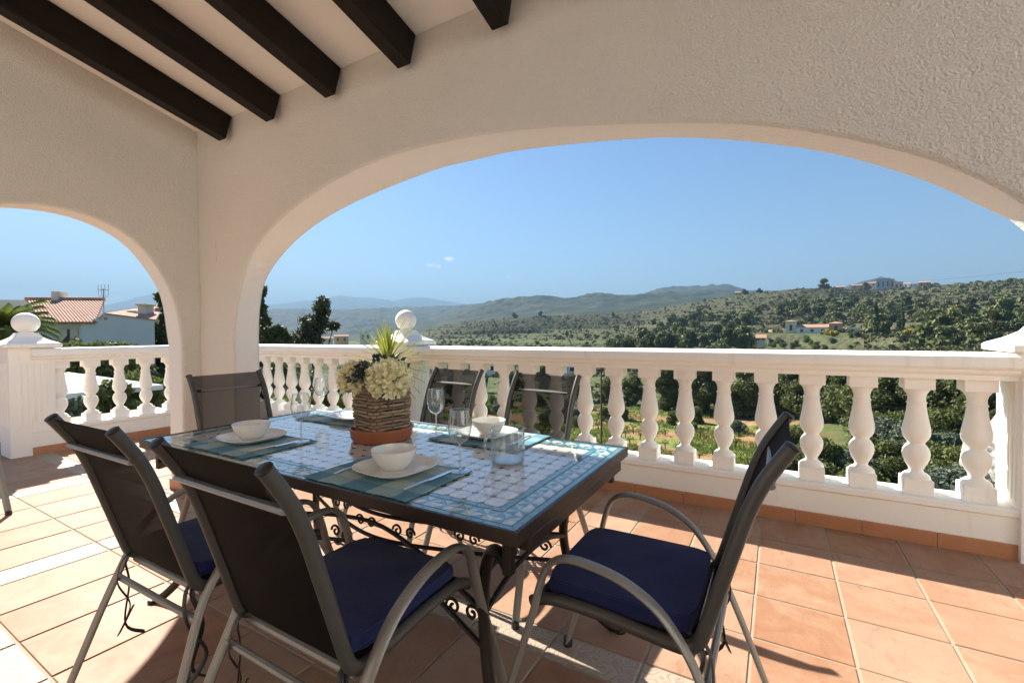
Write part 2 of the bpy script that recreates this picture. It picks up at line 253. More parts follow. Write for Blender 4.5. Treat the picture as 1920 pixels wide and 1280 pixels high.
# ------------------------------------------------------------------ helpers
def tag(o, label=None, cat=None, group=None, kind=None):
    if label: o['label'] = label
    if cat: o['category'] = cat
    if group: o['group'] = group
    if kind: o['kind'] = kind
    return o
def thing(name, label, cat, loc=(0, 0, 0), rz=0.0, group=None):
    o = bpy.data.objects.new(name, None); o.empty_display_size = 0.1; col.objects.link(o)
    o.location = loc; o.rotation_euler = (0, 0, rz); return tag(o, label, cat, group)
def copy_tree(o, parent=None):
    c = o.copy(); col.objects.link(c)
    if parent: c.parent = parent
    for ch in list(o.children): copy_tree(ch, c)
    return c
class MB:
    def __init__(s):
        s.v = []; s.f = []; s.mi = []; s.tone = []; s.sm = []
    def poly(s, pts, mi=0, tone=0.5, smooth=False):
        b = len(s.v); s.v += [tuple(p) for p in pts]; s.f.append(tuple(range(b, b+len(pts)))); s.mi.append(mi); s.tone.append(tone); s.sm.append(smooth)
    def raw(s, vs, fs, mi=0, tone=0.5, smooth=True):
        b = len(s.v); s.v += [tuple(p) for p in vs]
        for f in fs:
            s.f.append(tuple(i+b for i in f)); s.mi.append(mi); s.tone.append(tone); s.sm.append(smooth)
        return s
    def box(s, x0, x1, y0, y1, z0, z1, bev=0.0, mi=0, tone=0.5, mat=None, seg=2):
        bm = bmesh.new(); bmesh.ops.create_cube(bm, size=1)
        for v in bm.verts: v.co = Vector(((x0+x1)/2+v.co.x*(x1-x0), (y0+y1)/2+v.co.y*(y1-y0), (z0+z1)/2+v.co.z*(z1-z0)))
        if bev: bmesh.ops.bevel(bm, geom=bm.edges[:], offset=bev, segments=seg, affect='EDGES', profile=0.5)
        return s.take(bm, mi, tone, mat, smooth=False)
    def take(s, bm, mi=0, tone=0.5, mat=None, smooth=False):
        if mat is not None: bm.transform(mat)
        bm.verts.index_update()
        s.raw([v.co.copy() for v in bm.verts], [[v.index for v in f.verts] for f in bm.faces], mi, tone, smooth); bm.free(); return s
    def lathe(s, prof, c=(0, 0, 0), seg=24, mi=0, tone=0.5, cap=True, axis=None):
        vs = []; fs = []; n = len(prof)
        for (r, z) in prof:
            for k in range(seg):
                a = 2*math.pi*k/seg; vs.append(Vector((r*math.cos(a), r*math.sin(a), z)))
        for i in range(n-1):
            for k in range(seg):
                k2 = (k+1) % seg; fs.append((i*seg+k, i*seg+k2, (i+1)*seg+k2, (i+1)*seg+k))
        if cap:
            if prof[0][0] > 1e-6: fs.append(tuple(reversed(range(seg))))
            if prof[-1][0] > 1e-6: fs.append(tuple((n-1)*seg+k for k in range(seg)))
        m = Matrix.Translation(Vector(c))
        if axis is not None: m = m @ Vector((0, 0, 1)).rotation_difference(Vector(axis)).to_matrix().to_4x4()
        s.raw([m @ v for v in vs], fs, mi, tone, True); return s
    def tube(s, path, r, ry=None, side=None, seg=10, mi=0, tone=0.5, cap=True, r_end=None, closed=False):
        P = [Vector(p) for p in path]; n = len(P); ry = ry or r; vs = []; fs = []; prev = None
        for i in range(n):
            if closed: t = (P[(i+1) % n]-P[i-1]).normalized()
            else: t = (P[min(i+1, n-1)]-P[max(i-1, 0)]).normalized()
            if side is not None:
                a = Vector(side); a = (a - t*a.dot(t)).normalized()
            else:
                if prev is None:
                    h = Vector((0, 0, 1)) if abs(t.z) < 0.9 else Vector((1, 0, 0)); a = t.cross(h).normalized()
                else: a = (prev - t*prev.dot(t)).normalized()
            prev = a; b = t.cross(a); k = 1.0
            if r_end is not None: k = 1 + (r_end/r-1)*i/(n-1)
            for j in range(seg):
                q = 2*math.pi*j/seg; vs.append(P[i] + a*(r*k*math.cos(q)) + b*(ry*k*math.sin(q)))
        for i in range(n if closed else n-1):
            i2 = (i+1) % n
            for j in range(seg):
                j2 = (j+1) % seg; fs.append((i*seg+j, i*seg+j2, i2*seg+j2, i2*seg+j))
        if cap and not closed:
            fs.append(tuple(reversed(range(seg)))); fs.append(tuple((n-1)*seg+j for j in range(seg)))
        s.raw(vs, fs, mi, tone, True); return s
    def extrude_profile(s, prof, p0, p1, inward, mi=0, tone=0.5, smooth=False):   # profile (a,z): a along 'inward'
        p0 = Vector(p0); p1 = Vector(p1); d = Vector(inward); n = len(prof); vs = []
        for p in (p0, p1):
            for (a, z) in prof: vs.append(p + d*a + Vector((0, 0, z)))
        fs = [(i, (i+1) % n, n+(i+1) % n, n+i) for i in range(n)] + [tuple(reversed(range(n))), tuple(range(n, 2*n))]
        s.raw(vs, fs, mi, tone, smooth); return s
    def build(s, name, mats, parent=None, loc=None, fix=True):
        me = bpy.data.meshes.new(name); me.from_pydata(s.v, [], s.f)
        if not isinstance(mats, (list, tuple)): mats = [mats]
        for m in mats: me.materials.append(m)
        me.polygons.foreach_set('material_index', s.mi); me.polygons.foreach_set('use_smooth', s.sm)
        at = me.attributes.new('tone', 'FLOAT', 'FACE'); at.data.foreach_set('value', s.tone)
        if fix:
            bm = bmesh.new(); bm.from_mesh(me); bmesh.ops.recalc_face_normals(bm, faces=bm.faces[:])
            for e in bm.edges:
                if len(e.link_faces) == 2 and e.calc_face_angle(0) > 0.7: e.smooth = False
            bm.to_mesh(me); bm.free()
        me.update(); o = bpy.data.objects.new(name, me); col.objects.link(o)
        if parent: o.parent = parent
        if loc: o.location = loc
        return o
def cr(pts, n=6, closed=False):    # Catmull-Rom through points
    P = [Vector(p) for p in pts]; out = []; N = len(P)
    rngi = range(N if closed else N-1)
    for i in rngi:
        if closed: a, b, c, d = P[i-1], P[i], P[(i+1) % N], P[(i+2) % N]
        else: a, b, c, d = P[max(i-1, 0)], P[i], P[i+1], P[min(i+2, N-1)]
        for k in range(n):
            t = k/n; out.append(0.5*((2*b)+(c-a)*t+(2*a-5*b+4*c-d)*t*t+(3*b-a-3*c+d)*t**3))
    if not closed: out.append(P[-1])
    return out
def np_mesh(name, V, F, mats, tone=None, parent=None, smooth=False):
    me = bpy.data.meshes.new(name); V = np.asarray(V, dtype=np.float32); F = np.asarray(F, dtype=np.int32); k = F.shape[1]
    me.vertices.add(len(V)); me.vertices.foreach_set('co', V.ravel()); me.loops.add(F.size); me.loops.foreach_set('vertex_index', F.ravel())
    me.polygons.add(len(F)); me.polygons.foreach_set('loop_start', np.arange(0, F.size, k, dtype=np.int32)); me.polygons.foreach_set('loop_total', np.full(len(F), k, dtype=np.int32))
    for m in (mats if isinstance(mats, (list, tuple)) else [mats]): me.materials.append(m)
    me.polygons.foreach_set('use_smooth', np.full(len(F), smooth)); me.update(calc_edges=True)
    at = me.attributes.new('tone', 'FLOAT', 'FACE'); at.data.foreach_set('value', np.asarray(tone if tone is not None else np.full(len(F), 0.5), dtype=np.float32))
    o = bpy.data.objects.new(name, me); col.objects.link(o)
    if parent: o.parent = parent
    return o

# ------------------------------------------------------------------ terrain
def az_px(px): r = ray(px, 640); return math.atan2(r.x, r.y)
AX = math.atan2(CF.x, CF.y)
KN = {  # horizontal distance: profile [(px, value)], value = ('z' height) or image row of the ground
 4: ('z', [(0, -2.2), (400, -2.4), (520, -4.0), (650, -6), (850, -8)]),
 12: ('z', [(0, -2.3), (400, -2.6), (520, -4.2), (650, -6), (850, -8)]),
 20: ('z', [(0, -2.7), (400, -3), (520, -4.6), (650, -6.6), (850, -8), (1700, -8), (1920, -7)]),
 35: ('z', [(0, -2.7), (400, -3.4), (520, -5.2), (650, -7), (850, -8.2), (1400, -8), (1600, -7), (1920, -5.5)]),
 60: ('z', [(0, -4), (400, -5), (520, -7), (650, -8.4), (850, -8.8), (1200, -8.4), (1400, -8), (1600, -6.8), (1920, -4.5)]),
 90: ('z', [(0, -8), (520, -10.5), (650, -11.5), (850, -10.6), (1000, -9.6), (1200, -8.6), (1400, -7), (1600, -4.5), (1920, -1)]),
 130: ('y', [(0, 680), (500, 690), (650, 690), (850, 678), (1000, 670), (1200, 660), (1400, 652), (1600, 642), (1920, 622)]),
 180: ('y', [(0, 668), (500, 672), (650, 668), (850, 658), (1000, 651), (1200, 644), (1400, 634), (1600, 624), (1920, 600)]),
 250: ('y', [(0, 658), (500, 660), (650, 655), (850, 642), (1000, 634), (1200, 624), (1400, 606), (1600, 594), (1920, 570)]),
 350: ('y', [(0, 650), (500, 650), (650, 645), (850, 628), (1000, 620), (1200, 605), (1400, 576), (1600, 560), (1920, 543)]),
 500: ('y', [(0, 645), (500, 640), (650, 638), (780, 622), (850, 605), (900, 599), (1000, 592), (1100, 588), (1200, 583), (1300, 566), (1390, 553), (1440, 546), (1500, 540), (1560, 539), (1640, 545), (1700, 539), (1760, 533), (1850, 528), (1920, 523)]),
 620: ('y', [(0, 643), (650, 640), (850, 612), (1000, 604), (1200, 590), (1390, 560), (1560, 550), (1700, 545), (1920, 535)]),
 900: ('y', [(0, 638), (650, 634), (850, 606), (1000, 592), (1200, 574), (1390, 557), (1560, 552), (1920, 545)]),
 1500: ('y', [(0, 626), (500, 624), (650, 622), (800, 606), (850, 592), (880, 580), (930, 567), (1010, 560), (1060, 562), (1130, 552), (1160, 556), (1250, 554), (1320, 553), (1390, 552), (1920, 560)]),
 2600: ('y', [(0, 592), (200, 592), (300, 588), (500, 583), (560, 581), (700, 580), (850, 577), (930, 574), (1000, 574), (1200, 562), (1240, 547), (1280, 542), (1330, 539), (1365, 540), (1395, 550), (1500, 556), (1580, 545), (1620, 531), (1650, 524), (1685, 533), (1740, 545), (1920, 560)]),
 4200: ('y', [(0, 604), (1920, 600)]),
 8000: ('y', [(0, 585), (150, 588), (210, 574), (260, 562), (300, 553), (340, 556), (400, 566), (470, 578), (530, 573), (590, 566), (625, 561), (640, 557), (665, 561), (700, 563), (740, 568), (768, 562), (800, 562), (835, 567), (870, 573), (910, 580), (1000, 596), (1920, 600)]),
 9000: ('y', [(0, 604), (1920, 610)]),
}
KD = sorted(KN); LKD = np.log(np.array(KD, float))
def elev_tan(px, y):
    r = ray(px, y); return r.z/math.hypot(r.x, r.y)
_PXS = np.concatenate([np.arange(-300, 2301, 10)]).astype(float)
_AZ = np.array([az_px(p) for p in _PXS])
_TAB = np.zeros((len(KD), len(_PXS)))
for i, d in enumerate(KD):
    k, prof = KN[d]; vv = np.interp(_PXS, [p for p, _ in prof], [v for _, v in prof])
    _TAB[i] = vv if k == 'z' else [CAMH + d*elev_tan(p, y) for p, y in zip(_PXS, vv)]
def terr_base(az, d):
    az = np.asarray(az, float); d = np.asarray(d, float)
    a = np.clip((np.interp(az, _AZ, np.arange(len(_AZ)))), 0, len(_AZ)-1.001); ai = a.astype(int); af = a-ai
    q = np.interp(np.log(np.maximum(d, 4)), LKD, np.arange(len(KD))); q = np.clip(q, 0, len(KD)-1.001); qi = q.astype(int); qf = q-qi
    qf = np.where(d < 600, qf, qf*qf*(3-2*qf))
    return (_TAB[qi, ai]*(1-af)+_TAB[qi, ai+1]*af)*(1-qf) + (_TAB[qi+1, ai]*(1-af)+_TAB[qi+1, ai+1]*af)*qf
def vnoise(x, y, seed=0):
    def h(i, j):
        n = np.sin(i*127.1+j*311.7+seed*74.7)*43758.5453; return n-np.floor(n)
    xi = np.floor(x); yi = np.floor(y); xf = x-xi; yf = y-yi; u = xf*xf*(3-2*xf); v = yf*yf*(3-2*yf)
    return (h(xi, yi)*(1-u)+h(xi+1, yi)*u)*(1-v)+(h(xi, yi+1)*(1-u)+h(xi+1, yi+1)*u)*v
def terr(u, v):
    u = np.asarray(u, float); v = np.asarray(v, float); az = np.arctan2(u, v); d = np.hypot(u, v)
    z = terr_base(az, d)
    amp = np.clip((d-20)/300, 0, 1)*2.2*np.clip(d/900, 0.25, 4)*np.where(d > 3500, 1.6, 1)*np.where((d > 110) & (d < 640), 0.35, 1)
    z = z + amp*(vnoise(u/45, v/45, 1)-0.5) + amp*2.2*(vnoise(u/170, v/170, 2)-0.5)*np.clip((d-400)/900, 0, 1) + np.clip((d-900)/300, 0, 1)*np.clip((3600-d)/500, 0, 1)*(9*(vnoise(u/42, v/42, 11)-0.5)+7*(vnoise(u/17, v/17, 12)-0.5)) + 0.10*(vnoise(u/1.7, v/1.7, 3)-0.5)*np.clip((d-5)/10, 0, 1)
    st = 3.3; terr.frac = None; wt = np.clip((d-95)/30, 0, 1)*np.clip((760-d)/120, 0, 1)
    k = z/st + 0.45*(vnoise(u/75, v/75, 5)-0.5); fr = k-np.floor(k); s = np.clip((fr-0.90)/0.10, 0, 1)
    z = z + wt*0.92*(s - fr)*st; terr.frac = fr
    return z
def tz(u, v): return float(terr(np.array([u]), np.array([v]))[0])
def tp(px, d):                      # ground point under image column px at distance d
    r = ray(px, 640); k = d/math.hypot(r.x, r.y); return Vector((r.x*k, r.y*k, tz(r.x*k, r.y*k)))
def build_terrain():
    azs = np.concatenate([np.arange(AX-math.pi+0.02, AX-0.95, 0.05), np.arange(AX-0.95, AX+0.95, 0.0026), np.arange(AX+0.95, AX+math.pi+0.02, 0.05)])
    ds = np.concatenate([np.geomspace(4, 95, 90), np.geomspace(97, 780, 900)[1:], np.geomspace(788, 9000, 190)])
    A, D = np.meshgrid(azs, ds, indexing='ij'); U = D*np.sin(A); Vv = D*np.cos(A)
    Aw = np.mod(A-AX+math.pi, 2*math.pi)-math.pi+AX; Z = terr(D*np.sin(Aw), D*np.cos(Aw))
    na, nd = A.shape; V = np.stack([U, Vv, Z], -1).reshape(-1, 3); idx = np.arange(na*nd).reshape(na, nd)
    F = np.stack([idx[:-1, :-1], idx[:-1, 1:], idx[1:, 1:], idx[1:, :-1]], -1).reshape(-1, 4)
    t = NT('hill_ground')
    n1 = t.noise(0.035, 6, 0.6); n2 = t.noise(0.35, 5, 0.62); n3 = t.noise(2.5, 4, 0.6)
    grass = t.ramp(n2, [(0.3, (0.045, 0.064, 0.022)), (0.5, (0.080, 0.100, 0.038)), (0.72, (0.135, 0.142, 0.066))])
    earth = t.ramp(n3, [(0.3, (0.13, 0.085, 0.05)), (0.55, (0.19, 0.13, 0.08)), (0.8, (0.25, 0.19, 0.12))])
    c = t.mix(t.ramp(n1, [(0.60, (0, 0, 0)), (0.72, (0.6, 0.6, 0.6))]), grass, earth)
    geo = t.add('ShaderNodeNewGeometry'); s = t.add('ShaderNodeSeparateXYZ'); t.link(geo.outputs['True Normal'], s.inputs[0])
    steep = t.ramp(s.outputs[2], [(0.80, (1, 1, 1)), (0.93, (0, 0, 0))])
    stone = t.ramp(t.noise(1.3, 5), [(0.3, (0.045, 0.045, 0.026)), (0.7, (0.15, 0.135, 0.09))])
    c = t.mix(t.math('MULTIPLY', steep, 0.75), c, stone)
    # wooded land cover of the far ridges
    ln = t.add('ShaderNodeVectorMath', operation='LENGTH'); t.link(t.coord(), ln.inputs[0])
    far = t.math('MULTIPLY', t.math('SUBTRACT', ln.outputs['Value'], 540.0), 0.005); far.node.use_clamp = True
    wood = t.ramp(t.noise(0.02, 8, 0.7), [(0.3, (0.010, 0.018, 0.012)), (0.52, (0.024, 0.035, 0.02)), (0.72, (0.085, 0.08, 0.05))])
    c = t.mix(far, c, wood)
    # worked vineyard soil below the terrace: ochre red strips between green ones
    p = t.add('ShaderNodeSeparateXYZ'); t.link(t.coord(), p.inputs[0])
    q = t.math('ADD', t.math('MULTIPLY', p.outputs[1], 0.115), t.math('ADD', t.math('MULTIPLY', p.outputs[0], 0.02), t.math('MULTIPLY', t.noise(0.12, 3), 1.6)))
    strip = t.ramp(t.math('FRACT', q), [(0.0, (0, 0, 0)), (0.30, (0.1, 0.1, 0.1)), (0.42, (1, 1, 1)), (0.82, (1, 1, 1)), (0.95, (0, 0, 0))])
    inside = t.math('MULTIPLY', t.ramp(t.math('MULTIPLY', p.outputs[1], 0.01), [(0.12, (0, 0, 0)), (0.16, (1, 1, 1)), (0.50, (1, 1, 1)), (0.60, (0, 0, 0))]),
                    t.ramp(t.math('ADD', t.math('MULTIPLY', p.outputs[0], 0.01), 0.5), [(0.02, (0, 0, 0)), (0.08, (1, 1, 1)), (0.50, (1, 1, 1)), (0.545, (0, 0, 0))]))
    soil = t.ramp(t.noise(1.1, 5, 0.65), [(0.3, (0.25, 0.11, 0.06)), (0.5, (0.33, 0.19, 0.10)), (0.75, (0.42, 0.30, 0.17))])
    green = t.ramp(t.noise(1.6, 5, 0.7), [(0.3, (0.10, 0.13, 0.03)), (0.55, (0.20, 0.22, 0.06)), (0.8, (0.33, 0.30, 0.13))])
    c = t.mix(inside, c, t.mix(strip, green, soil))
    t.bump(t.math('ADD', n3, t.noise(9, 4)), 0.5, 0.25); t.base(c, 0.95, 0.1)
    o = np_mesh('hills', V, F, t.m, smooth=False); tag(o, kind='structure'); return o
build_terrain()

# ------------------------------------------------------------------ terrace floor
def build_floor():
    ul = [4.912, 4.579, 4.246, 3.913, 3.58, 3.247, 2.914, 2.581, 2.248, 1.915, 1.582, 1.249, 0.916, 0.583, 0.25, -0.083, -0.416, -0.75, -1.08, -1.453, -1.827, -2.2, -2.56, -2.88, -3.22, -3.42, -3.76, -4.1, -4.5, -4.86, -5.08, -5.42, -5.76, -6.1, -6.44, -6.78, -7.1, -7.44, -7.8, -8.2, -8.6]
    vl = [3.34, 2.98, 2.65, 2.32, 1.99, 1.64, 1.49, 1.04, 0.54, 0.39, 0.06, -0.27, -0.6, -0.93, -1.26, -1.59, -1.92, -2.25, -2.58, -2.81]
    mb = MB(); mb.poly([(-9, -3.0, 0), (5.0, -3.0, 0), (5.0, 3.5, 0), (-9, 3.5, 0)], 0)
    g = 0.0042
    for i in range(len(ul)-1):
        for j in range(len(vl)-1):
            u1, u0 = ul[i], ul[i+1]; v1, v0 = vl[j], vl[j+1]; bandu = (u1 in (-3.22, -4.86)); bandv = (v1 in (1.64, 0.54)); mi = 2 if (bandu or bandv) else 1
            subs = [(u0, u1, v0, v1)]
            if bandv and not bandu:
                pass
            for (a0, a1, b0, b1) in subs:
                tone = random.random(); h = 0.004 + random.uniform(-0.0006, 0.0006); e = 0.003
                A = [(a0+g, b0+g), (a1-g, b0+g), (a1-g, b1-g), (a0+g, b1-g)]; B = [(a0+g+e, b0+g+e), (a1-g-e, b0+g+e), (a1-g-e, b1-g-e), (a0+g+e, b1-g-e)]
                tx, ty = random.uniform(-1, 1)*0.0008, random.uniform(-1, 1)*0.0008
                top = [(x, y, h + tx*(x-a0) + ty*(y-b0)) for x, y in B]
                mb.poly(top, mi, tone)
                for k in range(4):
                    k2 = (k+1) % 4; mb.poly([(*A[k], 0.0005), (*A[k2], 0.0005), top[k2], top[k]], mi, tone)
    o = mb.build('terrace_floor', [grout_m, tile_m, band_m], fix=False); tag(o, kind='structure')
    # masonry below the floor
    m2 = MB(); m2.box(-8.99, 5.2, -3.04, 3.58, -0.25, -0.006, 0, 0); m2.box(-8.9, 5.1, -2.95, 3.52, -8.6, -0.256)
    o2 = m2.build('retaining_wall', white_m); tag(o2, 'white masonry retaining wall carrying the tiled terrace', 'wall')
build_floor()

# ------------------------------------------------------------------ porch
V0, V1 = 1.853, 2.05; U0, U1 = -3.903, -4.122
porch = thing('porch', 'cream plastered porch with arched openings and dark ceiling beams', 'porch', (-1.4, 0, 0))
PO = Vector((-1.4, 0, 0))
def arch_wall(name, inner, outer, lo, hi, ztop, axis, c0, c1):
    # inner/outer: lists (s,z) along the opening from one foot to the other; wall spans lo..hi
    def P(s, z, c): return (s-PO.x, c, z) if axis == 'u' else (c-PO.x, s, z)
    n = len(inner); bm = bmesh.new(); r = 0.016; sg = 1 if c1 > c0 else -1
    def offset(prof, k):        # push the opening outwards (into the wall) by k
        out = []
        for i, (x, z) in enumerate(prof):
            a, b = Vector(prof[max(i-1, 0)]), Vector(prof[min(i+1, n-1)]); d = (b-a).normalized(); nx, nz = -d.y, d.x
            out.append((x+nx*k, max(z+nz*k, 0.0) if i not in (0, n-1) else 0.0))
        return out
    rows = []
    for prof, c, q in ((inner, c0, sg), (outer, c1, -sg)):
        rr = []
        for t in (0.0, 0.29, 0.62, 1.0):     # quarter round from the wall face into the soffit
            an = t*math.pi/2; rr.append([bm.verts.new(P(x, z, c+q*r*(1-math.cos(an)))) for x, z in offset(prof, r*(1-math.sin(an)))])
        rows.append(rr)
    seq = rows[0]+rows[1][::-1]
    for A, B in zip(seq[:-1], seq[1:]):
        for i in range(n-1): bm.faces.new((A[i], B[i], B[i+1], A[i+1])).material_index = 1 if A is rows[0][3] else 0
    cor = []
    for rr, c in ((rows[0][0], c0), (rows[1][0], c1)):
        k = [bm.verts.new(P(hi, 0, c)), bm.verts.new(P(hi, ztop, c)), bm.verts.new(P(lo, ztop, c)), bm.verts.new(P(lo, 0, c))]
        order = rr if inner[0][0] < inner[-1][0] else rr[::-1]
        bm.faces.new(order+k); cor.append(k)
    for i in range(3): bm.faces.new((cor[0][i], cor[0][i+1], cor[1][i+1], cor[1][i]))
    bmesh.ops.recalc_face_normals(bm, faces=bm.faces[:])
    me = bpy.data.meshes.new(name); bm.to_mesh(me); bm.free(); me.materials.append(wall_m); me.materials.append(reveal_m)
    for p in me.polygons: p.use_smooth = False
    o = bpy.data.objects.new(name, me); col.objects.link(o); o.parent = porch; return o
def resample(pts, n):
    P = [Vector((p[0], p[1], 0)) for p in cr([(a, b, 0) for a, b in pts], 12)]; L = [0]
    for i in range(len(P)-1): L.append(L[-1]+(P[i+1]-P[i]).length)
    out = []
    for k in range(n):
        t = L[-1]*k/(n-1); out.append((float(np.interp(t, L, [p.x for p in P])), float(np.interp(t, L, [p.y for p in P]))))
    return out
N = 61
inn = [(-3.444, 1.18), (-3.42, 1.33), (-3.35, 1.53), (-3.205, 1.765), (-2.9, 1.955), (-2.448, 2.105), (-1.982, 2.178), (-1.5, 2.183), (-0.961, 2.13), (-0.278, 1.995), (0.064, 1.889), (0.345, 1.757), (0.468, 1.677), (0.585, 1.58), (0.68, 1.45), (0.73, 1.3), (0.745, 1.15)]
out_ = [(-3.444, 1.20), (-3.415, 1.434), (-3.306, 1.65), (-2.948, 1.876), (-2.443, 2.03), (-1.76, 2.125), (-1.40, 2.132), (-1.063, 2.12), (-0.416, 2.032), (0.071, 1.886), (0.383, 1.73), (0.595, 1.573), (0.667, 1.505), (0.72, 1.38), (0.745, 1.15)]
pi_ = [(-3.444, 0.0)] + resample(inn, N) + [(0.745, 0.0)]; po_ = [(-3.444, 0.0)] + resample(out_, N) + [(0.745, 0.0)]
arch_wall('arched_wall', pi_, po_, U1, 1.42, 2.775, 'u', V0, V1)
li = [(1.718, 1.12), (1.715, 1.2), (1.68, 1.433), (1.589, 1.665), (1.433, 1.869), (1.232, 1.975), (1.02, 2.005), (0.80, 1.972), (0.6, 1.88), (0.44, 1.68), (0.35, 1.45), (0.30, 1.2), (0.30, 1.12)]
lo_ = [(1.72, 1.12), (1.71, 1.2), (1.675, 1.48), (1.6, 1.66), (1.45, 1.86), (1.27, 1.965), (1.06, 2.005), (0.82, 1.98), (0.6, 1.88), (0.44, 1.68), (0.35, 1.45), (0.30, 1.2), (0.30, 1.12)]
pli = [(1.72, 0.0)] + [(min(a, 1.72), b) for a, b in resample(li, 41)] + [(0.30, 0.0)]; plo = [(1.72, 0.0)] + [(min(a, 1.72), b) for a, b in resample(lo_, 41)] + [(0.30, 0.0)]
pli[1] = (1.72, pli[1][1]); plo[1] = (1.72, plo[1][1]); pli[-2] = (0.30, pli[-2][1]); plo[-2] = (0.30, plo[-2][1])
SL = 0.25
def ceil_z(v): return 2.772 + SL*(V0-v)
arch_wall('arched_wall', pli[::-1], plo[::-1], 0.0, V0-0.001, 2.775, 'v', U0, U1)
mb = MB(); q = [(V0-0.002, 2.7755), (0.0, 2.7755), (0.0, ceil_z(0.0))]; aa = [(U0-PO.x, v, z) for v, z in q]; bb = [(U1-PO.x, v, z) for v, z in q]
mb.raw(aa+bb, [(0, 1, 2), (5, 4, 3), (0, 3, 4, 1), (1, 4, 5, 2), (2, 5, 3, 0)], smooth=False); mb.build('gable', wall_m, porch)
mb = MB(); mb.box(U1-0.6-PO.x, 6.4-PO.x, -3.05, -2.82, 0, ceil_z(-2.8)+0.25); mb.build('rear_wall', white_m, porch)
mb = MB(); mb.box(4.9-PO.x, 5.1-PO.x, -2.819, 1.2, 0, 3.6); mb.build('added_bounce_wall', white_m, porch)  # unseen white wall, added to bounce sunlight into the porch
def slab(name, mat, v0, v1, u0, u1, off0, off1):
    mb = MB(); pts = []
    for (v, o) in ((v0, off0), (v1, off0), (v1, off1), (v0, off1)): pts.append((v, ceil_z(v)+o))
    vs = [(u-PO.x, v, z) for u in (u0, u1) for v, z in pts]
    mb.raw(vs, [(0, 1, 2, 3), (7, 6, 5, 4), (0, 4, 5, 1), (1, 5, 6, 2), (2, 6, 7, 3), (3, 7, 4, 0)], smooth=False); return mb.build(name, mat, porch)
slab('ceiling', ceil_m, -2.819, V0-0.0015, U0+0.002, 1.42, 0.0, 0.1)
slab('roof', roof_m, -2.819, 2.40, -4.4, 1.6, 0.101, 0.20)
mb = MB(); mb.box(-4.4-PO.x, 1.6-PO.x, 2.36, 2.40, 2.69, ceil_z(2.4)+0.10); mb.build('fascia', wall_m, porch)
ang = -math.atan(SL)
for k, ub in enumerate([-3.40, -2.826, -2.234, -1.65, -1.058, -0.47, 0.115, 0.70]):
    mb = MB(); L = 4.7; m = Matrix.Translation((ub-0.045-PO.x, V0-0.004, ceil_z(V0))) @ Matrix.Rotation(ang, 4, 'X')
    mb.box(-0.045, 0.045, -L, 0.0, -0.181, -0.001, 0.006, mat=m); mb.build('beam', beam_m, porch)
mb = MB(); mb.box(-3.80-PO.x, -3.655-PO.x, V0-0.004, V0-0.0002, 1.745, 1.905, 0.0015)
o = mb.build('cover_plate', wall_m, porch)
sk = MB()   # tile skirting around the corner pier
sk.box(U1-0.008-PO.x, -3.436-PO.x, V1, V1+0.01, 0, 0.08); sk.box(-3.444-PO.x, -3.434-PO.x, V0-0.01, V1, 0, 0.08); sk.box(U0-PO.x, -3.444-PO.x, V0-0.01, V0, 0, 0.08); sk.box(U0-PO.x, U0+0.01-PO.x, 1.71, V0-0.01, 0, 0.08); sk.box(U1-PO.x, U0+0.01-PO.x, 1.71, 1.72, 0, 0.08)
sk.build('skirting', skirt_m, porch)

# ------------------------------------------------------------------ balustrades
BAL = [(0.0, 0.345), (0.066, 0.347), (0.064, 0.362), (0.052, 0.374), (0.036, 0.384), (0.031, 0.394), (0.036, 0.408), (0.049, 0.432), (0.060, 0.462), (0.0635, 0.488), (0.060, 0.512), (0.050, 0.532), (0.040, 0.544), (0.038, 0.55), (0.042, 0.557), (0.053, 0.572), (0.062, 0.592), (0.065, 0.614), (0.063, 0.64), (0.056, 0.68), (0.048, 0.725), (0.043, 0.77), (0.0435, 0.777), (0.047, 0.780), (0.047, 0.787), (0.042, 0.790), (0.041, 0.815), (0.046, 0.835), (0.057, 0.853), (0.065, 0.862), (0.0, 0.866)]
def baluster_mesh():
    mb = MB(); mb.box(-0.067, 0.067, -0.067, 0.067, 0.262, 0.348, 0.004); mb.lathe(BAL, seg=24, cap=False); mb.box(-0.068, 0.068, -0.068, 0.068, 0.863, 0.94, 0.004); return mb
RAILP = [(-0.165, 1.040), (-0.160, 1.058), (-0.148, 1.070), (-0.13, 1.0745), (0.13, 1.0745), (0.148, 1.070), (0.160, 1.058), (0.165, 1.040), (0.165, 1.005), (0.155, 0.994), (0.135, 0.988), (0.132, 0.974), (0.118, 0.962), (0.10, 0.957), (0.10, 0.93), (-0.10, 0.93), (-0.10, 0.957), (-0.118, 0.962), (-0.132, 0.974), (-0.135, 0.988), (-0.155, 0.994), (-0.165, 1.005)]
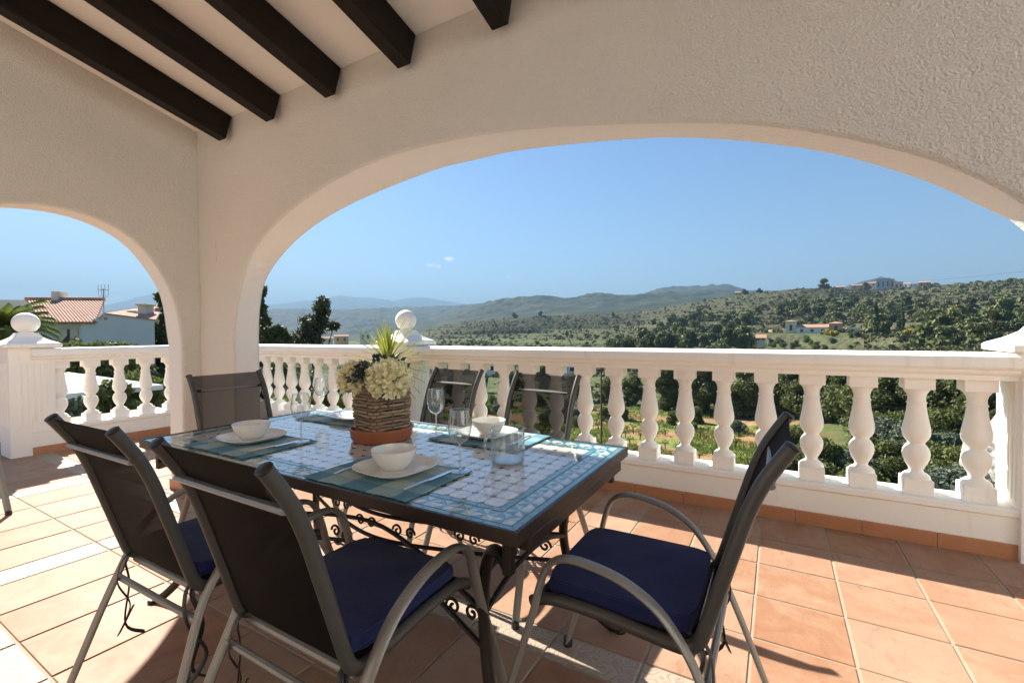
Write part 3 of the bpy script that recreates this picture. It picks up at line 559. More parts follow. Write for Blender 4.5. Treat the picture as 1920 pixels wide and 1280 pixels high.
def post(parent, c, flutes, ball_r=0.105, w=0.165):
    mb = MB(); x, y = c
    mb.box(x-w, x+w, y-w, y+w, -0.005, 1.085, 0.004)
    if flutes:
        for sx in (-1, 1):
            for k in range(5):
                q = -0.092+k*0.046
                mb.box(x+sx*w-0.006, x+sx*w+0.006, y+q-0.013, y+q+0.013, 0.30, 0.93, 0.005); mb.box(x+q-0.013, x+q+0.013, y+sx*w-0.006, y+sx*w+0.006, 0.30, 0.93, 0.005)
    p = mb.build('post', white_m, parent)
    cp = MB(); a = w+0.05
    prof = [(a, 1.086), (a, 1.118), (a-0.012, 1.13)]
    lv = []
    for r, z in [(a-0.012, 1.084), (a, 1.09), (a, 1.118), (a-0.01, 1.128), (0.15, 1.155), (0.10, 1.19), (0.072, 1.235)]:
        lv.append([(x-r, y-r, z), (x+r, y-r, z), (x+r, y+r, z), (x-r, y+r, z)])
    vs = [q for l in lv for q in l]; fs = [(0, 1, 2, 3)]
    for i in range(len(lv)-1):
        for k in range(4): fs.append((i*4+k, i*4+(k+1) % 4, i*4+4+(k+1) % 4, i*4+4+k))
    fs.append(tuple(len(vs)-4+k for k in range(4))); cp.raw(vs, fs, smooth=False); cp.build('post_cap', white_m, p)
    bb = MB(); zc = 1.335; pr = [(0.066, 1.234), (0.05, 1.243), (0.046, 1.252)]
    pr += [(ball_r*math.sin(t), zc-ball_r*math.cos(t)) for t in np.linspace(0.45, math.pi-0.001, 18)]
    bb.lathe(pr, (x, y, 0), 32); bb.build('ball_finial', white_m, p); return p
def balustrade(label, p0, p1, inward, bal_pos, posts, flutes, skirt_w=0.333, name='balustrade'):
    root = thing(name, label, 'balustrade', ((p0[0]+p1[0])/2, (p0[1]+p1[1])/2, 0)); O = Vector(root.location)
    a = Vector((p0[0], p0[1], 0))-O; b = Vector((p1[0], p1[1], 0))-O; d = (b-a).normalized(); n = Vector((*inward, 0))
    MB().extrude_profile(RAILP, a, b, n).build('handrail', white_m, root)
    mb = MB(); mb.extrude_profile([(-0.105, 0.222), (-0.11, 0.218), (-0.11, -0.02), (0.105, -0.02), (0.105, 0.218), (0.10, 0.222)], a, b, n)
    mb.extrude_profile([(-0.125, 0.2235), (-0.125, 0.255), (-0.118, 0.264), (0.112, 0.264), (0.119, 0.257), (0.119, 0.228), (0.113, 0.2235)], a, b, n)
    mb.build('plinth', white_m, root)
    mb = MB(); L = (b-a).length; k = 0.0; off = 0.103
    while k < L-0.02:
        k2 = min(k+skirt_w, L)
        q0 = a+d*(k+0.003)+n*(0.105); q1 = a+d*(k2-0.003)+n*(0.105)
        mb.extrude_profile([(0.0, 0.0), (0.0, 0.083), (0.008, 0.083), (0.011, 0.079), (0.011, 0.0)], q0, q1, n, tone=random.random()); k = k2
    mb.build('skirting', skirt_m, root)
    proto = None
    for s in bal_pos:
        loc = a + d*s
        if proto is None: proto = baluster_mesh().build('baluster', white_m, root); o = proto
        else: o = proto.copy(); col.objects.link(o); o.parent = root
        o.location = loc; o.rotation_euler = (0, 0, math.atan2(d.y, d.x))
    for c in posts: post(root, (c[0]-O.x, c[1]-O.y), flutes)
    return root
RV = 3.445
bp = [1.245+0.3+0.2535*k for k in range(13)]; u = 0.95
while u > -6.3:
    if abs(u+3.27) > 0.24: bp.append(u)
    u -= 0.2535
balustrade('long white balustrade facing the valley, with a ball topped post behind the flower basket', (-6.56, RV), (4.95, RV), (0, -1), [x+6.56 for x in bp], [(-3.27, RV+0.02), (1.245, RV+0.02)], True)
RU = -6.565
balustrade('short white balustrade seen through the left arch, with a fluted ball topped post', (RU, 1.50), (RU, RV-0.17), (1, 0), [0.24+0.2535*k for k in range(7)], [(RU-0.055, 1.515)], True, 0.33)
balustrade('white balustrade cut off by the left edge beyond the fluted post', (-8.95, 1.52), (RU-0.225, 1.52), (0, -1), [0.2+0.2535*k for k in range(8)], [], False)

# ------------------------------------------------------------------ dining table
TC = Vector((-1.479, 1.352, 0)); TL, TW, TH = 0.963, 0.452, 0.74
table = thing('dining_table', 'mosaic topped rectangular dining table on curled wrought iron legs', 'table', TC)
def mosaic():
    mb = MB(); z0 = TH-0.004
    mb.poly([(-TL+.006, -TW+.006, z0), (TL-.006, -TW+.006, z0), (TL-.006, TW-.006, z0), (-TL+.006, TW-.006, z0)], 4)
    zt = TH-0.0022
    def tess(pts, mi):
        cx = sum(p[0] for p in pts)/len(pts); cy = sum(p[1] for p in pts)/len(pts); tone = random.random(); g = 0.0009
        ax, ay = random.gauss(0, 0.0022), random.gauss(0, 0.0022); P = []
        for x, y in pts:
            dx, dy = x-cx, y-cy; l = math.hypot(dx, dy); k = max(0, (l-g*1.5)/l); P.append((cx+dx*k, cy+dy*k, zt+ax*dx+ay*dy))
        mb.poly(P, mi, tone)
    ix, iy = TL-0.118, TW-0.118; nx = 28; ny = 11; px, py = 2*ix/nx, 2*iy/ny; c = 0.30
    for i in range(nx):
        for j in range(ny):
            x0, y0 = -ix+i*px, -iy+j*py; x1, y1 = x0+px, y0+py; cx, cy = px*c*0.62, py*c*0.62
            tess([(x0+cx, y0), (x1-cx, y0), (x1, y0+cy), (x1, y1-cy), (x1-cx, y1), (x0+cx, y1), (x0, y1-cy), (x0, y0+cy)], 0)
    for i in range(nx+1):
        for j in range(ny+1):
            x, y = -ix+i*px, -iy+j*py; a, b = px*c*0.6, py*c*0.6
            pts = [(x-a, y), (x, y-b), (x+a, y), (x, y+b)]
            pts = [(min(max(q, -ix), ix), min(max(r, -iy), iy)) for q, r in pts]
            if 0 < i < nx and 0 < j < ny: tess(pts, 2)
    def frame_strip(o0, o1, mi, n_u, n_v):   # rectangular ring of little bars between offsets
        for sx in (-1, 1):
            for k in range(n_u):
                a, b = -(TL-o0)+2*(TL-o0)*k/n_u, -(TL-o0)+2*(TL-o0)*(k+1)/n_u; y0, y1 = sx*(TW-o0), sx*(TW-o1)
                tess([(a, y0), (b, y0), (min(max(b, -(TL-o1)), TL-o1), y1), (min(max(a, -(TL-o1)), TL-o1), y1)], mi)
            for k in range(n_v):
                a, b = -(TW-o0)+2*(TW-o0)*k/n_v, -(TW-o0)+2*(TW-o0)*(k+1)/n_v; x0, x1 = sx*(TL-o0), sx*(TL-o1)
                tess([(x0, a), (x0, b), (x1, min(max(b, -(TW-o1)), TW-o1)), (x1, min(max(a, -(TW-o1)), TW-o1))], mi)
    frame_strip(0.012, 0.030, 1, 40, 19); frame_strip(0.096, 0.117, 1, 40, 19)
    o0, o1 = 0.033, 0.093
    def tri_run(p, q, inn, n):     # two rows of triangles along an edge
        p, q, inn = Vector((*p, 0)), Vector((*q, 0)), Vector((*inn, 0)); d = (q-p)/n; h = (o1-o0)/2
        for r in range(2):
            for k in range(n):
                A = p+d*k+inn*(h*r); B = p+d*(k+1)+inn*(h*r); C = A+inn*h; D = B+inn*h
                f = (k+r) % 2
                t1, t2 = ((A, B, C), (B, D, C)) if f else ((A, B, D), (A, D, C))
                tess([(v.x, v.y) for v in t1], 1 if r == f else 3); tess([(v.x, v.y) for v in t2], 0 if r == 0 else (3 if f else 1))
    X, Y = TL-o0, TW-o0; Xi, Yi = TL-o1, TW-o1
    for s in (-1, 1):
        tri_run((-X, s*Y), (X, s*Y), (0, -s), 60); tri_run((s*X, -Yi), (s*X, Yi), (-s, 0), 23)
    return mb.build('mosaic_top', [mos_white, mos_teal, mos_dark, mos_pale, mos_grout], table, fix=False)
mosaic()
mb = MB()
for (x0, x1, y0, y1) in ((-TL, TL, -TW, -TW+.011), (-TL, TL, TW-.011, TW), (-TL, -TL+.011, -TW+.011, TW-.011), (TL-.011, TL, -TW+.011, TW-.011)): mb.box(x0, x1, y0, y1, TH-0.036, TH, 0.002)
mb.box(-TL+.004, TL-.004, -TW+.004, TW-.004, TH-0.033, TH-0.008); mb.build('top_frame', apron_m, table)
mb = MB(); mb.box(-TL+.02, TL-.012, -TW+.085, TW-.055, TH-0.082, TH-0.046, 0.003); mb.box(-TL+.06, TL-.06, -TW+.10, TW-.10, TH-0.0465, TH-0.0365); mb.build('extension_leaf', apron_m, table)
def table_leg(sx, sy):
    mb = MB(); cx, cy = sx*(TL-0.055), sy*(TW-0.055)
    mb.box(cx-0.0125, cx+0.0125, cy-0.0125, cy+0.0125, TH-0.135, TH-0.0365, 0.003)
    di = Vector((-sx*0.80, -sy*0.60, 0)); P = []
    for o, z in ((0.0, 0.622), (0.055, 0.630), (0.115, 0.612), (0.165, 0.552), (0.19, 0.46), (0.19, 0.38), (0.17, 0.29), (0.13, 0.19), (0.075, 0.10), (0.005, 0.03), (-0.035, 0.012)):
        P.append(Vector((cx, cy, z))+di*o)
    mb.tube(cr(P, 5), 0.0175, 0.0175, seg=10); mb.lathe([(0.024, 0.0), (0.026, 0.012), (0.02, 0.02)], tuple(P[-1]-Vector((0, 0, 0.012))), 12); return mb.build('leg', iron_m, table)
for sx in (-1, 1):
    for sy in (-1, 1): table_leg(sx, sy)
def scroll(mb, c, ex, ez, s, flip=1, r=0.005):   # a C scroll in the plane (ex, ez)
    P = []
    for t in np.linspace(0, 2.6*math.pi, 26):
        rr = s*(1-t/(2.6*math.pi)*0.85); P.append(Vector(c)+Vector(ex)*(flip*rr*math.cos(t))+Vector(ez)*(rr*math.sin(t)))
    mb.tube(P, r, seg=6)
def stretcher_panel(a, b, z0, z1, nscroll):
    mb = MB(); a = Vector(a); b = Vector(b); d = b-a; ex = d.normalized(); ez = Vector((0, 0, 1)); L = d.length
    mb.tube(cr([a+ez*z1, a+d*0.25+ez*(z1+0.02), a+d*0.5+ez*(z1+0.028), a+d*0.75+ez*(z1+0.02), b+ez*z1], 5), 0.0085, seg=8)
    mb.tube(cr([a+ez*z0, a+d*0.25+ez*(z0+0.05), a+d*0.5+ez*(z0+0.065), a+d*0.75+ez*(z0+0.05), b+ez*z0], 5), 0.0085, seg=8)
    for k in range(nscroll):
        q = a+d*((k+0.5)/nscroll); zz = (z0+z1)/2+0.05
        for fl in (-1, 1):
            c = q+ex*fl*0.034+ez*zz; scroll(mb, c, ex, ez, 0.026, fl)
        mb.tube(cr([q+ez*(z0+0.05), q+ez*zz, q+ez*(z1+0.025)], 4), 0.005, seg=6)
    return mb.build('scroll_panel', iron_m, table)
Lx, Ly = TL-0.055-0.8*0.185, TW-0.055-0.6*0.185
for s in (-1, 1):
    stretcher_panel((s*Lx, -Ly, 0), (s*Lx, Ly, 0), 0.40, 0.515, 2)
mb = MB()
for z, sg in ((0.30, 1), (0.405, -1)):
    for s in (-1, 1):
        mb.tube(cr([(-Lx-0.0, s*Ly, z), (-Lx*0.5, s*Ly*0.45, z+0.012), (0, s*0.035, z+0.02), (Lx*0.5, s*Ly*0.45, z+0.012), (Lx, s*Ly, z)], 8), 0.0085, seg=8)
for s in (-1, 1):
    for q in (0.15, 0.5, 0.86):
        for t in (-1, 1):
            x = s*Lx*q; yy = t*(0.035+(Ly-0.035)*q**1.1)
            ex = Vector((1, 0, 0)); c = Vector((x, yy, 0.36))
            for fl in (-1, 1): scroll(mb, c+ex*fl*0.036, ex, Vector((0, 0, 1)), 0.027, fl)
mb.build('stretcher', iron_m, table)

# ------------------------------------------------------------------ chairs
def make_chair():
    root = thing('garden_chair', 'chair', 'chair')
    hw = 0.203
    railp = [(-0.372, 0.955), (-0.352, 0.925), (-0.318, 0.868), (-0.290, 0.80), (-0.262, 0.71), (-0.232, 0.61), (-0.205, 0.52), (-0.192, 0.488), (-0.168, 0.468), (-0.135, 0.465), (-0.06, 0.472), (0.05, 0.482), (0.15, 0.483), (0.205, 0.474), (0.236, 0.458)]
    pc = cr([(x, 0, z) for x, z in railp], 5)
    for s in (-1, 1):
        mb = MB(); mb.tube([p+Vector((0, s*hw, 0)) for p in pc], 0.0142, 0.0162, side=(0, 1, 0), seg=12, mi=0)
        o = mb.build('side_rail', rail_m, root)
        pl = MB(); d = (pc[0]-pc[1]).normalized(); pl.lathe([(0.0165, 0), (0.017, 0.004), (0.013, 0.007), (0.0, 0.0075)], tuple(pc[0]+Vector((0, s*hw, 0))), 12, axis=d); pl.build('end_plug', plug_m, o)
    def sling(i0, i1, name, sag):
        pts = [p for p in pc[i0:i1]]; mb = MB(); ny = 9; vs = []; n = len(pts)
        for i, p in enumerate(pts):
            t = (pts[min(i+1, n-1)]-pts[max(i-1, 0)]).normalized(); nn = Vector((t.z, 0, -t.x))
            for k in range(ny):
                y = -hw+2*hw*k/(ny-1); q = 1-(2*k/(ny-1)-1)**2
                vs.append(p+Vector((0, y, 0))+nn*(sag*q*math.sin(math.pi*min(1, max(0, i/(n-1)*1.0)))))
        fs = [(i*ny+k, i*ny+k+1, (i+1)*ny+k+1, (i+1)*ny+k) for i in range(n-1) for k in range(ny-1)]
        mb.raw(vs, fs); return mb.build(name, sling_m, root, fix=False)
    sling(0, 38, 'backrest', 0.014); sling(38, len(pc)-2, 'seat', 0.012)
    # bars
    q = Vector((-0.333, 0, 0.868)); MB().tube([q+Vector((0, -hw, 0)), q+Vector((0, hw, 0))], 0.011, 0.008, seg=8).build('back_bar', frame_m, root)
    MB().tube([Vector((-0.175, y, 0.455)) for y in (-hw, hw)], 0.011, seg=8).build('seat_bar', frame_m, root)
    MB().tube([Vector((0.222, y, 0.462)) for y in (-hw, hw)], 0.013, seg=8).build('front_bar', rail_m, root)
    MB().tube([Vector((-0.212, y, 0.402)) for y in (-0.250, 0.250)], 0.0095, seg=8).build('stretcher', frame_m, root)
    # arm and leg loops (flat oval tube)
    loop = [(0.345, 0.292, 0.012), (0.295, 0.281, 0.17), (0.245, 0.27, 0.33), (0.205, 0.262, 0.46), (0.183, 0.259, 0.545), (0.160, 0.258, 0.600), (0.118, 0.258, 0.628), (0.055, 0.258, 0.630), (-0.03, 0.257, 0.612), (-0.105, 0.253, 0.57), (-0.160, 0.248, 0.505), (-0.200, 0.246, 0.43), (-0.245, 0.262, 0.315), (-0.30, 0.282, 0.16), (-0.352, 0.300, 0.012)]
    for s in (-1, 1):
        P = cr([(x, s*y, z) for x, y, z in loop], 5)
        for name, a, b in (('leg', 0, 16), ('armrest', 15, 56), ('leg', 55, len(P))):
            mb = MB(); mb.tube(P[a:b], 0.0178, 0.0088, side=(0, 1, 0), seg=12); o = mb.build(name, frame_m, root)
            if name == 'leg':
                e = P[0] if a == 0 else P[-1]; MB().lathe([(0.017, 0.0), (0.018, 0.004), (0.0165, 0.03)], (e.x, e.y, 0.0), 10).build('foot_cap', plug_m, o)
    return root
chair = make_chair()
def jitter(x): return x+random.uniform(-0.01, 0.01)
CH = [  # x, y, rz (local +x is the chair's front), label
 (-0.99, 0.845, 90, 'dark sling armchair in the front, its back to the viewer before the nearest placemat'),
 (-1.645, 0.845, 91, 'dark sling armchair, back to the viewer, at the near left corner of the table'),
 (-0.345, 1.30, 180, 'dark sling armchair in side view at the right end of the table'),
 (-2.575, 1.525, -2, 'dark sling armchair in front of the plastered pier at the far left of the table'),
 (-1.865, 2.05, -96, 'dark sling armchair facing us right behind the flower basket and the middle wine glass'),
 (-1.170, 1.955, -96, 'dark sling armchair facing us with two balusters showing through its back'),
 (-4.80, 0.622, 0, 'mostly cropped chair of which one slanting leg shows at the left edge')]
for i, (x, y, rz, lab) in enumerate(CH):
    c = chair if i == 0 else copy_tree(chair)
    c.location = (x, y, 0.0042); c.rotation_euler = (0, 0, R(rz)); tag(c, lab, 'chair', 'dark sling armchairs around the terrace table')
def cushion(x, y, rz, lab):
    root = thing('seat_cushion', lab, 'cushion', (x, y, 0), R(rz), 'navy seat cushions')
    n = 15; a = 0.192; vs = []; fs = []
    bm = bmesh.new(); bmesh.ops.create_cube(bm, size=1); bmesh.ops.subdivide_edges(bm, edges=bm.edges[:], cuts=9, use_grid_fill=True)
    for v in bm.verts:
        x_, y_, z_ = v.co*2
        k = max(abs(x_), abs(y_)); e = (1-abs(x_)**6)*(1-abs(y_)**6)
        r = 1-0.05*(abs(x_)*abs(y_))**4
        puff = 0.004*e + 0.003*math.sin(x_*5+y_*3)*e + 0.0025*math.sin(x_*9-y_*7)*e
        v.co = Vector((x_*a*r*(1-0.02*z_*z_), y_*a*r*(1-0.02*z_*z_), 0.512+z_*(0.020)+ (puff if z_ > 0.2 else -0.003*e)))
    bmesh.ops.recalc_face_normals(bm, faces=bm.faces[:])
    MB().take(bm, smooth=True).build('pad', navy_m, root)
    pm = MB()
    for z in (0.494, 0.530):
        pm.tube([(a*0.985*math.copysign(min(1, abs(math.cos(t))**0.25), math.cos(t)), a*0.985*math.copysign(min(1, abs(math.sin(t))**0.25), math.sin(t)), z) for t in np.linspace(0, 2*math.pi, 65)[:-1]], 0.0032, seg=6, closed=True)
    pm.build('piping', navy_m, root)
    for s in (-1, 1):
        t = MB(); b = Vector((-0.185, s*0.185, 0.495))
        t.tube(cr([b, b+Vector((-0.03, s*0.02, -0.03)), b+Vector((-0.015, s*0.04, -0.12)), b+Vector((-0.035, s*0.02, -0.24)), b+Vector((0.02, s*0.03, -0.30))], 6), 0.0075, 0.0022, seg=6)
        t.tube(cr([b, b+Vector((-0.04, s*0.01, -0.02)), b+Vector((-0.05, s*0.03, -0.10)), b+Vector((-0.01, s*0.05, -0.20)), b+Vector((-0.05, s*0.03, -0.27)), b+Vector((-0.02, 0, -0.18))], 6), 0.0075, 0.0022, seg=6)
        t.build('tie', plug_m, root)
    return root
for i, lab in ((0, 'navy cushion on the front chair, seen over its near armrest'), (1, 'navy cushion on the near left chair, mostly hidden by its backrest'), (2, 'navy cushion on the right end chair with a sunlit corner'), (3, 'navy cushion on the chair before the pier, hidden by the tabletop'), (4, 'navy cushion on the chair behind the basket'), (5, 'navy cushion on the chair with balusters behind its back')):
    x, y, rz, _ = CH[i]; k = 0.012; cushion(x+k*math.cos(R(rz)), y+k*math.sin(R(rz)), rz, lab)

# ------------------------------------------------------------------ on the table
ZT = TH+0.0003
def placemat(x, y, rz, lab):
    n, m = 28, 20; W, H = 0.222, 0.158; V = []
    for i in range(n+1):
        for j in range(m+1):
            px, py = -W+2*W*i/n, -H+2*H*j/m; e = max(abs(px)/W, abs(py)/H)
            wz = 0.0028+0.0016*max(0, math.sin(px*31+py*17))*e**6
            V.append((px+0.0015*math.sin(py*60), py+0.0015*math.sin(px*50), wz))
    mb = MB(); mb.raw(V, [(i*(m+1)+j, (i+1)*(m+1)+j, (i+1)*(m+1)+j+1, i*(m+1)+j+1) for i in range(n) for j in range(m)])
    o = mb.build('placemat', mat_m, fix=False); o.location = (x, y, ZT); o.rotation_euler = (0, 0, R(rz)); tag(o, lab, 'placemat', 'striped teal placemats')
    md = o.modifiers.new('thick', 'SOLIDIFY'); md.thickness = 0.0018
def setting(x, y, rz, lab, plate_dx=0.0, plate_dy=0.02, cut=True, bowl=True):
    placemat(x, y, rz, 'striped teal placemat ' + lab)
    cr_, sr = math.cos(R(rz)), math.sin(R(rz))
    def W(a, b, z): return (x+a*cr_-b*sr, y+a*sr+b*cr_, z)
    pm = MB(); prof = [(0.0, 0.006), (0.075, 0.006), (0.085, 0.002), (0.090, 0.002), (0.112, 0.010), (0.136, 0.0215), (0.1375, 0.0235), (0.135, 0.0245), (0.110, 0.0150), (0.088, 0.0085), (0.0, 0.0085)]
    pm.lathe(prof, seg=56, cap=False)
    pm.v = [(a*(1.0+0.055*math.cos(4*math.atan2(b, a)))*0.97, b*(1.0+0.055*math.cos(4*math.atan2(b, a)))*0.97, c) for a, b, c in pm.v]   # slightly squared rim
    o = pm.build('plate', china_m); o.location = W(plate_dx, plate_dy, ZT+0.0035); o.rotation_euler = (0, 0, R(rz+38)); tag(o, 'white rounded square plate ' + lab, 'plate', 'white dinner plates')
    if bowl:
        bm_ = MB(); pr = [(0.0, 0.003), (0.036, 0.003), (0.038, 0.0), (0.042, 0.0), (0.046, 0.004), (0.060, 0.022), (0.071, 0.044), (0.0755, 0.062), (0.0745, 0.0645), (0.072, 0.063), (0.067, 0.045), (0.056, 0.024), (0.040, 0.009), (0.0, 0.007)]
        bm_.lathe(pr, seg=48, cap=False); o = bm_.build('bowl', china_m); o.location = W(plate_dx-0.012, plate_dy+0.004, ZT+0.0035+0.0088); tag(o, 'small white bowl on the plate ' + lab, 'bowl', 'white soup bowls')
    if cut:
        k = MB(); k.tube(cr([(0, -0.105, 0.006), (0, -0.05, 0.007), (0, 0.0, 0.006)], 4), 0.0062, 0.0032, side=(1, 0, 0), seg=8)
        k.raw([(-0.007, 0.0, 0.0045), (0.007, 0.0, 0.0045), (0.0085, 0.06, 0.0045), (0.004, 0.11, 0.0045), (-0.007, 0.11, 0.0045), (-0.007, 0.0, 0.006), (0.006, 0.0, 0.0052), (0.007, 0.06, 0.0052), (0.003, 0.11, 0.0052), (-0.007, 0.11, 0.006)], [(0, 1, 2, 3, 4), (5, 9, 8, 7, 6), (0, 5, 6, 1), (1, 6, 7, 2), (2, 7, 8, 3), (3, 8, 9, 4), (4, 9, 5, 0)], smooth=False)
        o = k.build('knife', steel_m); o.location = W(0.165, 0.0, ZT+0.002); o.rotation_euler = (0, 0, R(rz-2)); tag(o, 'steel table knife right of the plate ' + lab, 'knife', 'table knives')
        f = MB(); f.tube(cr([(0, -0.10, 0.005), (0, -0.04, 0.008), (0, 0.03, 0.006), (0, 0.045, 0.005)], 4), 0.0052, 0.0022, side=(1, 0, 0), seg=8)
        f.box(-0.011, 0.011, 0.044, 0.062, 0.0042, 0.0062, 0.0006)
        for q in (-0.0095, -0.0032, 0.0032, 0.0095): f.tube([(q, 0.060, 0.0052), (q, 0.085, 0.0065), (q*0.9, 0.103, 0.0085)], 0.0016, 0.001, seg=6)
        o = f.build('fork', steel_m); o.location = W(-0.150, 0.0, ZT+0.002); o.rotation_euler = (0, 0, R(rz+2)); tag(o, 'steel fork half under the plate ' + lab, 'fork', 'table forks')
setting(-1.095, 1.075, 0, 'before the front chair at the near side', 0.0, 0.03)
setting(-1.925, 1.10, 0, 'at the near left end of the table', -0.04, 0.03)
setting(-1.085, 1.665, 180, 'on the sunlit far side behind the glass mug', 0.03, -0.02)
setting(-2.045, 1.690, 180, 'at the far left, half hidden behind the basket', -0.08, 0.0, True, False)
def wine_glass(x, y, lab, s=1.0, h=1.0):
    root = thing('wine_glass', lab, 'wine glass', (x, y, ZT+(0.0045 if True else 0)), 0, 'long stemmed wine glasses')
    t = 0.0009
    outer = [(0.006, 0.090), (0.014, 0.094), (0.026, 0.103), (0.034, 0.116), (0.0385, 0.132), (0.0395, 0.146), (0.0385, 0.165), (0.0355, 0.186), (0.0325, 0.203)]
    inner = [(max(0.001, r-t), z+0.0016) for r, z in outer[::-1]]; inner[0] = (outer[-1][0]-t, outer[-1][1]+0.0003)
    MB().lathe([(0.0005, 0.089)]+[(r*s, z*h) for r, z in outer+inner]+[(0.0005, 0.0925)], seg=40, cap=False).build('glass_bowl', glass_m, root)
    rt = outer[-1]; MB().tube([((rt[0]-t/2)*math.cos(q), (rt[0]-t/2)*math.sin(q), rt[1]) for q in np.linspace(0, 6.2832, 41)[:-1]], 0.0011, seg=6, closed=True).build('rim', thick_m, root)
    MB().lathe([(0.0045, 0.004), (0.0037, 0.012), (0.0034, 0.04), (0.0036, 0.075), (0.006*s, 0.0895*h)], seg=14).build('stem', thick_m, root)
    MB().lathe([(0.0335, 0.0), (0.034, 0.0008), (0.028, 0.0018), (0.012, 0.0036), (0.005, 0.0055), (0.004, 0.008)], seg=36).build('foot', thick_m, root)
wine_glass(-0.906, 1.207, 'tall wine glass right of the nearest plate, the largest in the picture')
wine_glass(-1.752, 1.215, 'wine glass on the corner of the near left placemat')
wine_glass(-1.336, 1.602, 'wine glass standing before the far chair, right of the basket')
wine_glass(-2.284, 1.717, 'wine glass at the far left end of the table, seen against the balusters')
def glass_mug():
    root = thing('glass_mug', 'wide clear glass mug with handle standing on bare mosaic', 'mug', (-0.832, 1.391, ZT+0.001), R(-112))
    pr = [(0.0005, 0.002), (0.056, 0.002), (0.0592, 0.004), (0.0605, 0.012), (0.0605, 0.118), (0.0598, 0.1195), (0.0585, 0.118), (0.058, 0.013), (0.055, 0.009), (0.0005, 0.009)]
    MB().lathe(pr, seg=48, cap=False).build('body', glass_m, root); MB().lathe([(0.0005, 0.0025), (0.055, 0.0025), (0.0575, 0.005), (0.0575, 0.0085), (0.0005, 0.0085)], seg=40, cap=False).build('base', thick_m, root)
    MB().tube([(0.0595*math.cos(q), 0.0595*math.sin(q), 0.119) for q in np.linspace(0, 6.2832, 49)[:-1]], 0.0013, seg=6, closed=True).build('rim', thick_m, root)
    MB().tube(cr([(0.057, 0, 0.102), (0.077, 0, 0.107), (0.094, 0, 0.095), (0.099, 0, 0.070), (0.093, 0, 0.042), (0.076, 0, 0.028), (0.057, 0, 0.030)], 6), 0.0062, 0.0052, seg=10).build('handle', thick_m, root)
glass_mug()
BC = Vector((-1.505, 1.437, 0))
MB().lathe([(0.0, 0.004), (0.112, 0.004), (0.116, 0.0), (0.122, 0.001), (0.130, 0.012), (0.1335, 0.040), (0.138, 0.046), (0.138, 0.053), (0.133, 0.056), (0.127, 0.052), (0.123, 0.018), (0.112, 0.010), (0.0, 0.010)], seg=56, cap=False).build('saucer', terra_m, None, (BC.x, BC.y, ZT))
tag(bpy.data.objects['saucer'], 'round terracotta dish under the wicker basket', 'dish')
def basket():
    root = thing('basket', 'square brown wicker basket in the terracotta dish', 'basket', (BC.x, BC.y, ZT+0.0105), R(31+45))
    def sq(t, a, p=0.34):
        c, s = math.cos(t), math.sin(t); return Vector((a*math.copysign(abs(c)**p, c), a*math.copysign(abs(s)**p, s), 0))
    NS = 22; rows = 17; wv = MB(); H = 0.240
    for r in range(rows):
        z = 0.004+H*r/rows; a = 0.090+0.004*r/rows; P = []; ph = r*math.pi
        for k in range(NS*6):
            t = 2*math.pi*k/(NS*6); b = sq(t, a); nrm = Vector((b.x, b.y, 0)).normalized()
            P.append(b+nrm*(0.0062*math.sin(NS*t/2*1.0+ph)+random.uniform(-.0006, .0006))+Vector((0, 0, z+random.uniform(-.0006, .0006))))
        wv.tube(P, 0.0062, 0.0066, seg=7, closed=True, tone=random.uniform(0.15, 1.0))
    for off in (0, math.pi):       # plaited rim
        P = []
        for k in range(NS*8):
            t = 2*math.pi*k/(NS*8); b = sq(t, 0.095); nrm = Vector((b.x, b.y, 0)).normalized(); P.append(b+nrm*0.006*math.cos(NS*t+off)+Vector((0, 0, H+0.004+0.006*math.sin(NS*t+off))))
        wv.tube(P, 0.0055, seg=6, closed=True, tone=0.3+0.3*random.random())
    wv.build('weave', wick_m, root, fix=False)
    up = MB()
    for k in range(NS):
        b = sq(2*math.pi*(k+0.5)/NS, 0.090); up.tube([b, b*1.04+Vector((0, 0, 0.24))], 0.004, seg=6, tone=0.2)
    up.build('upright', wick_m, root)
    ln = MB(); vs = [sq(2*math.pi*k/40, 0.083)+Vector((0, 0, z)) for z in (0.002, H-0.012) for k in range(40)]
    ln.raw(vs, [(k, (k+1) % 40, 40+(k+1) % 40, 40+k) for k in range(40)]+[tuple(range(40)), tuple(range(40, 80))]); ln.build('liner', liner_m, root)
basket()
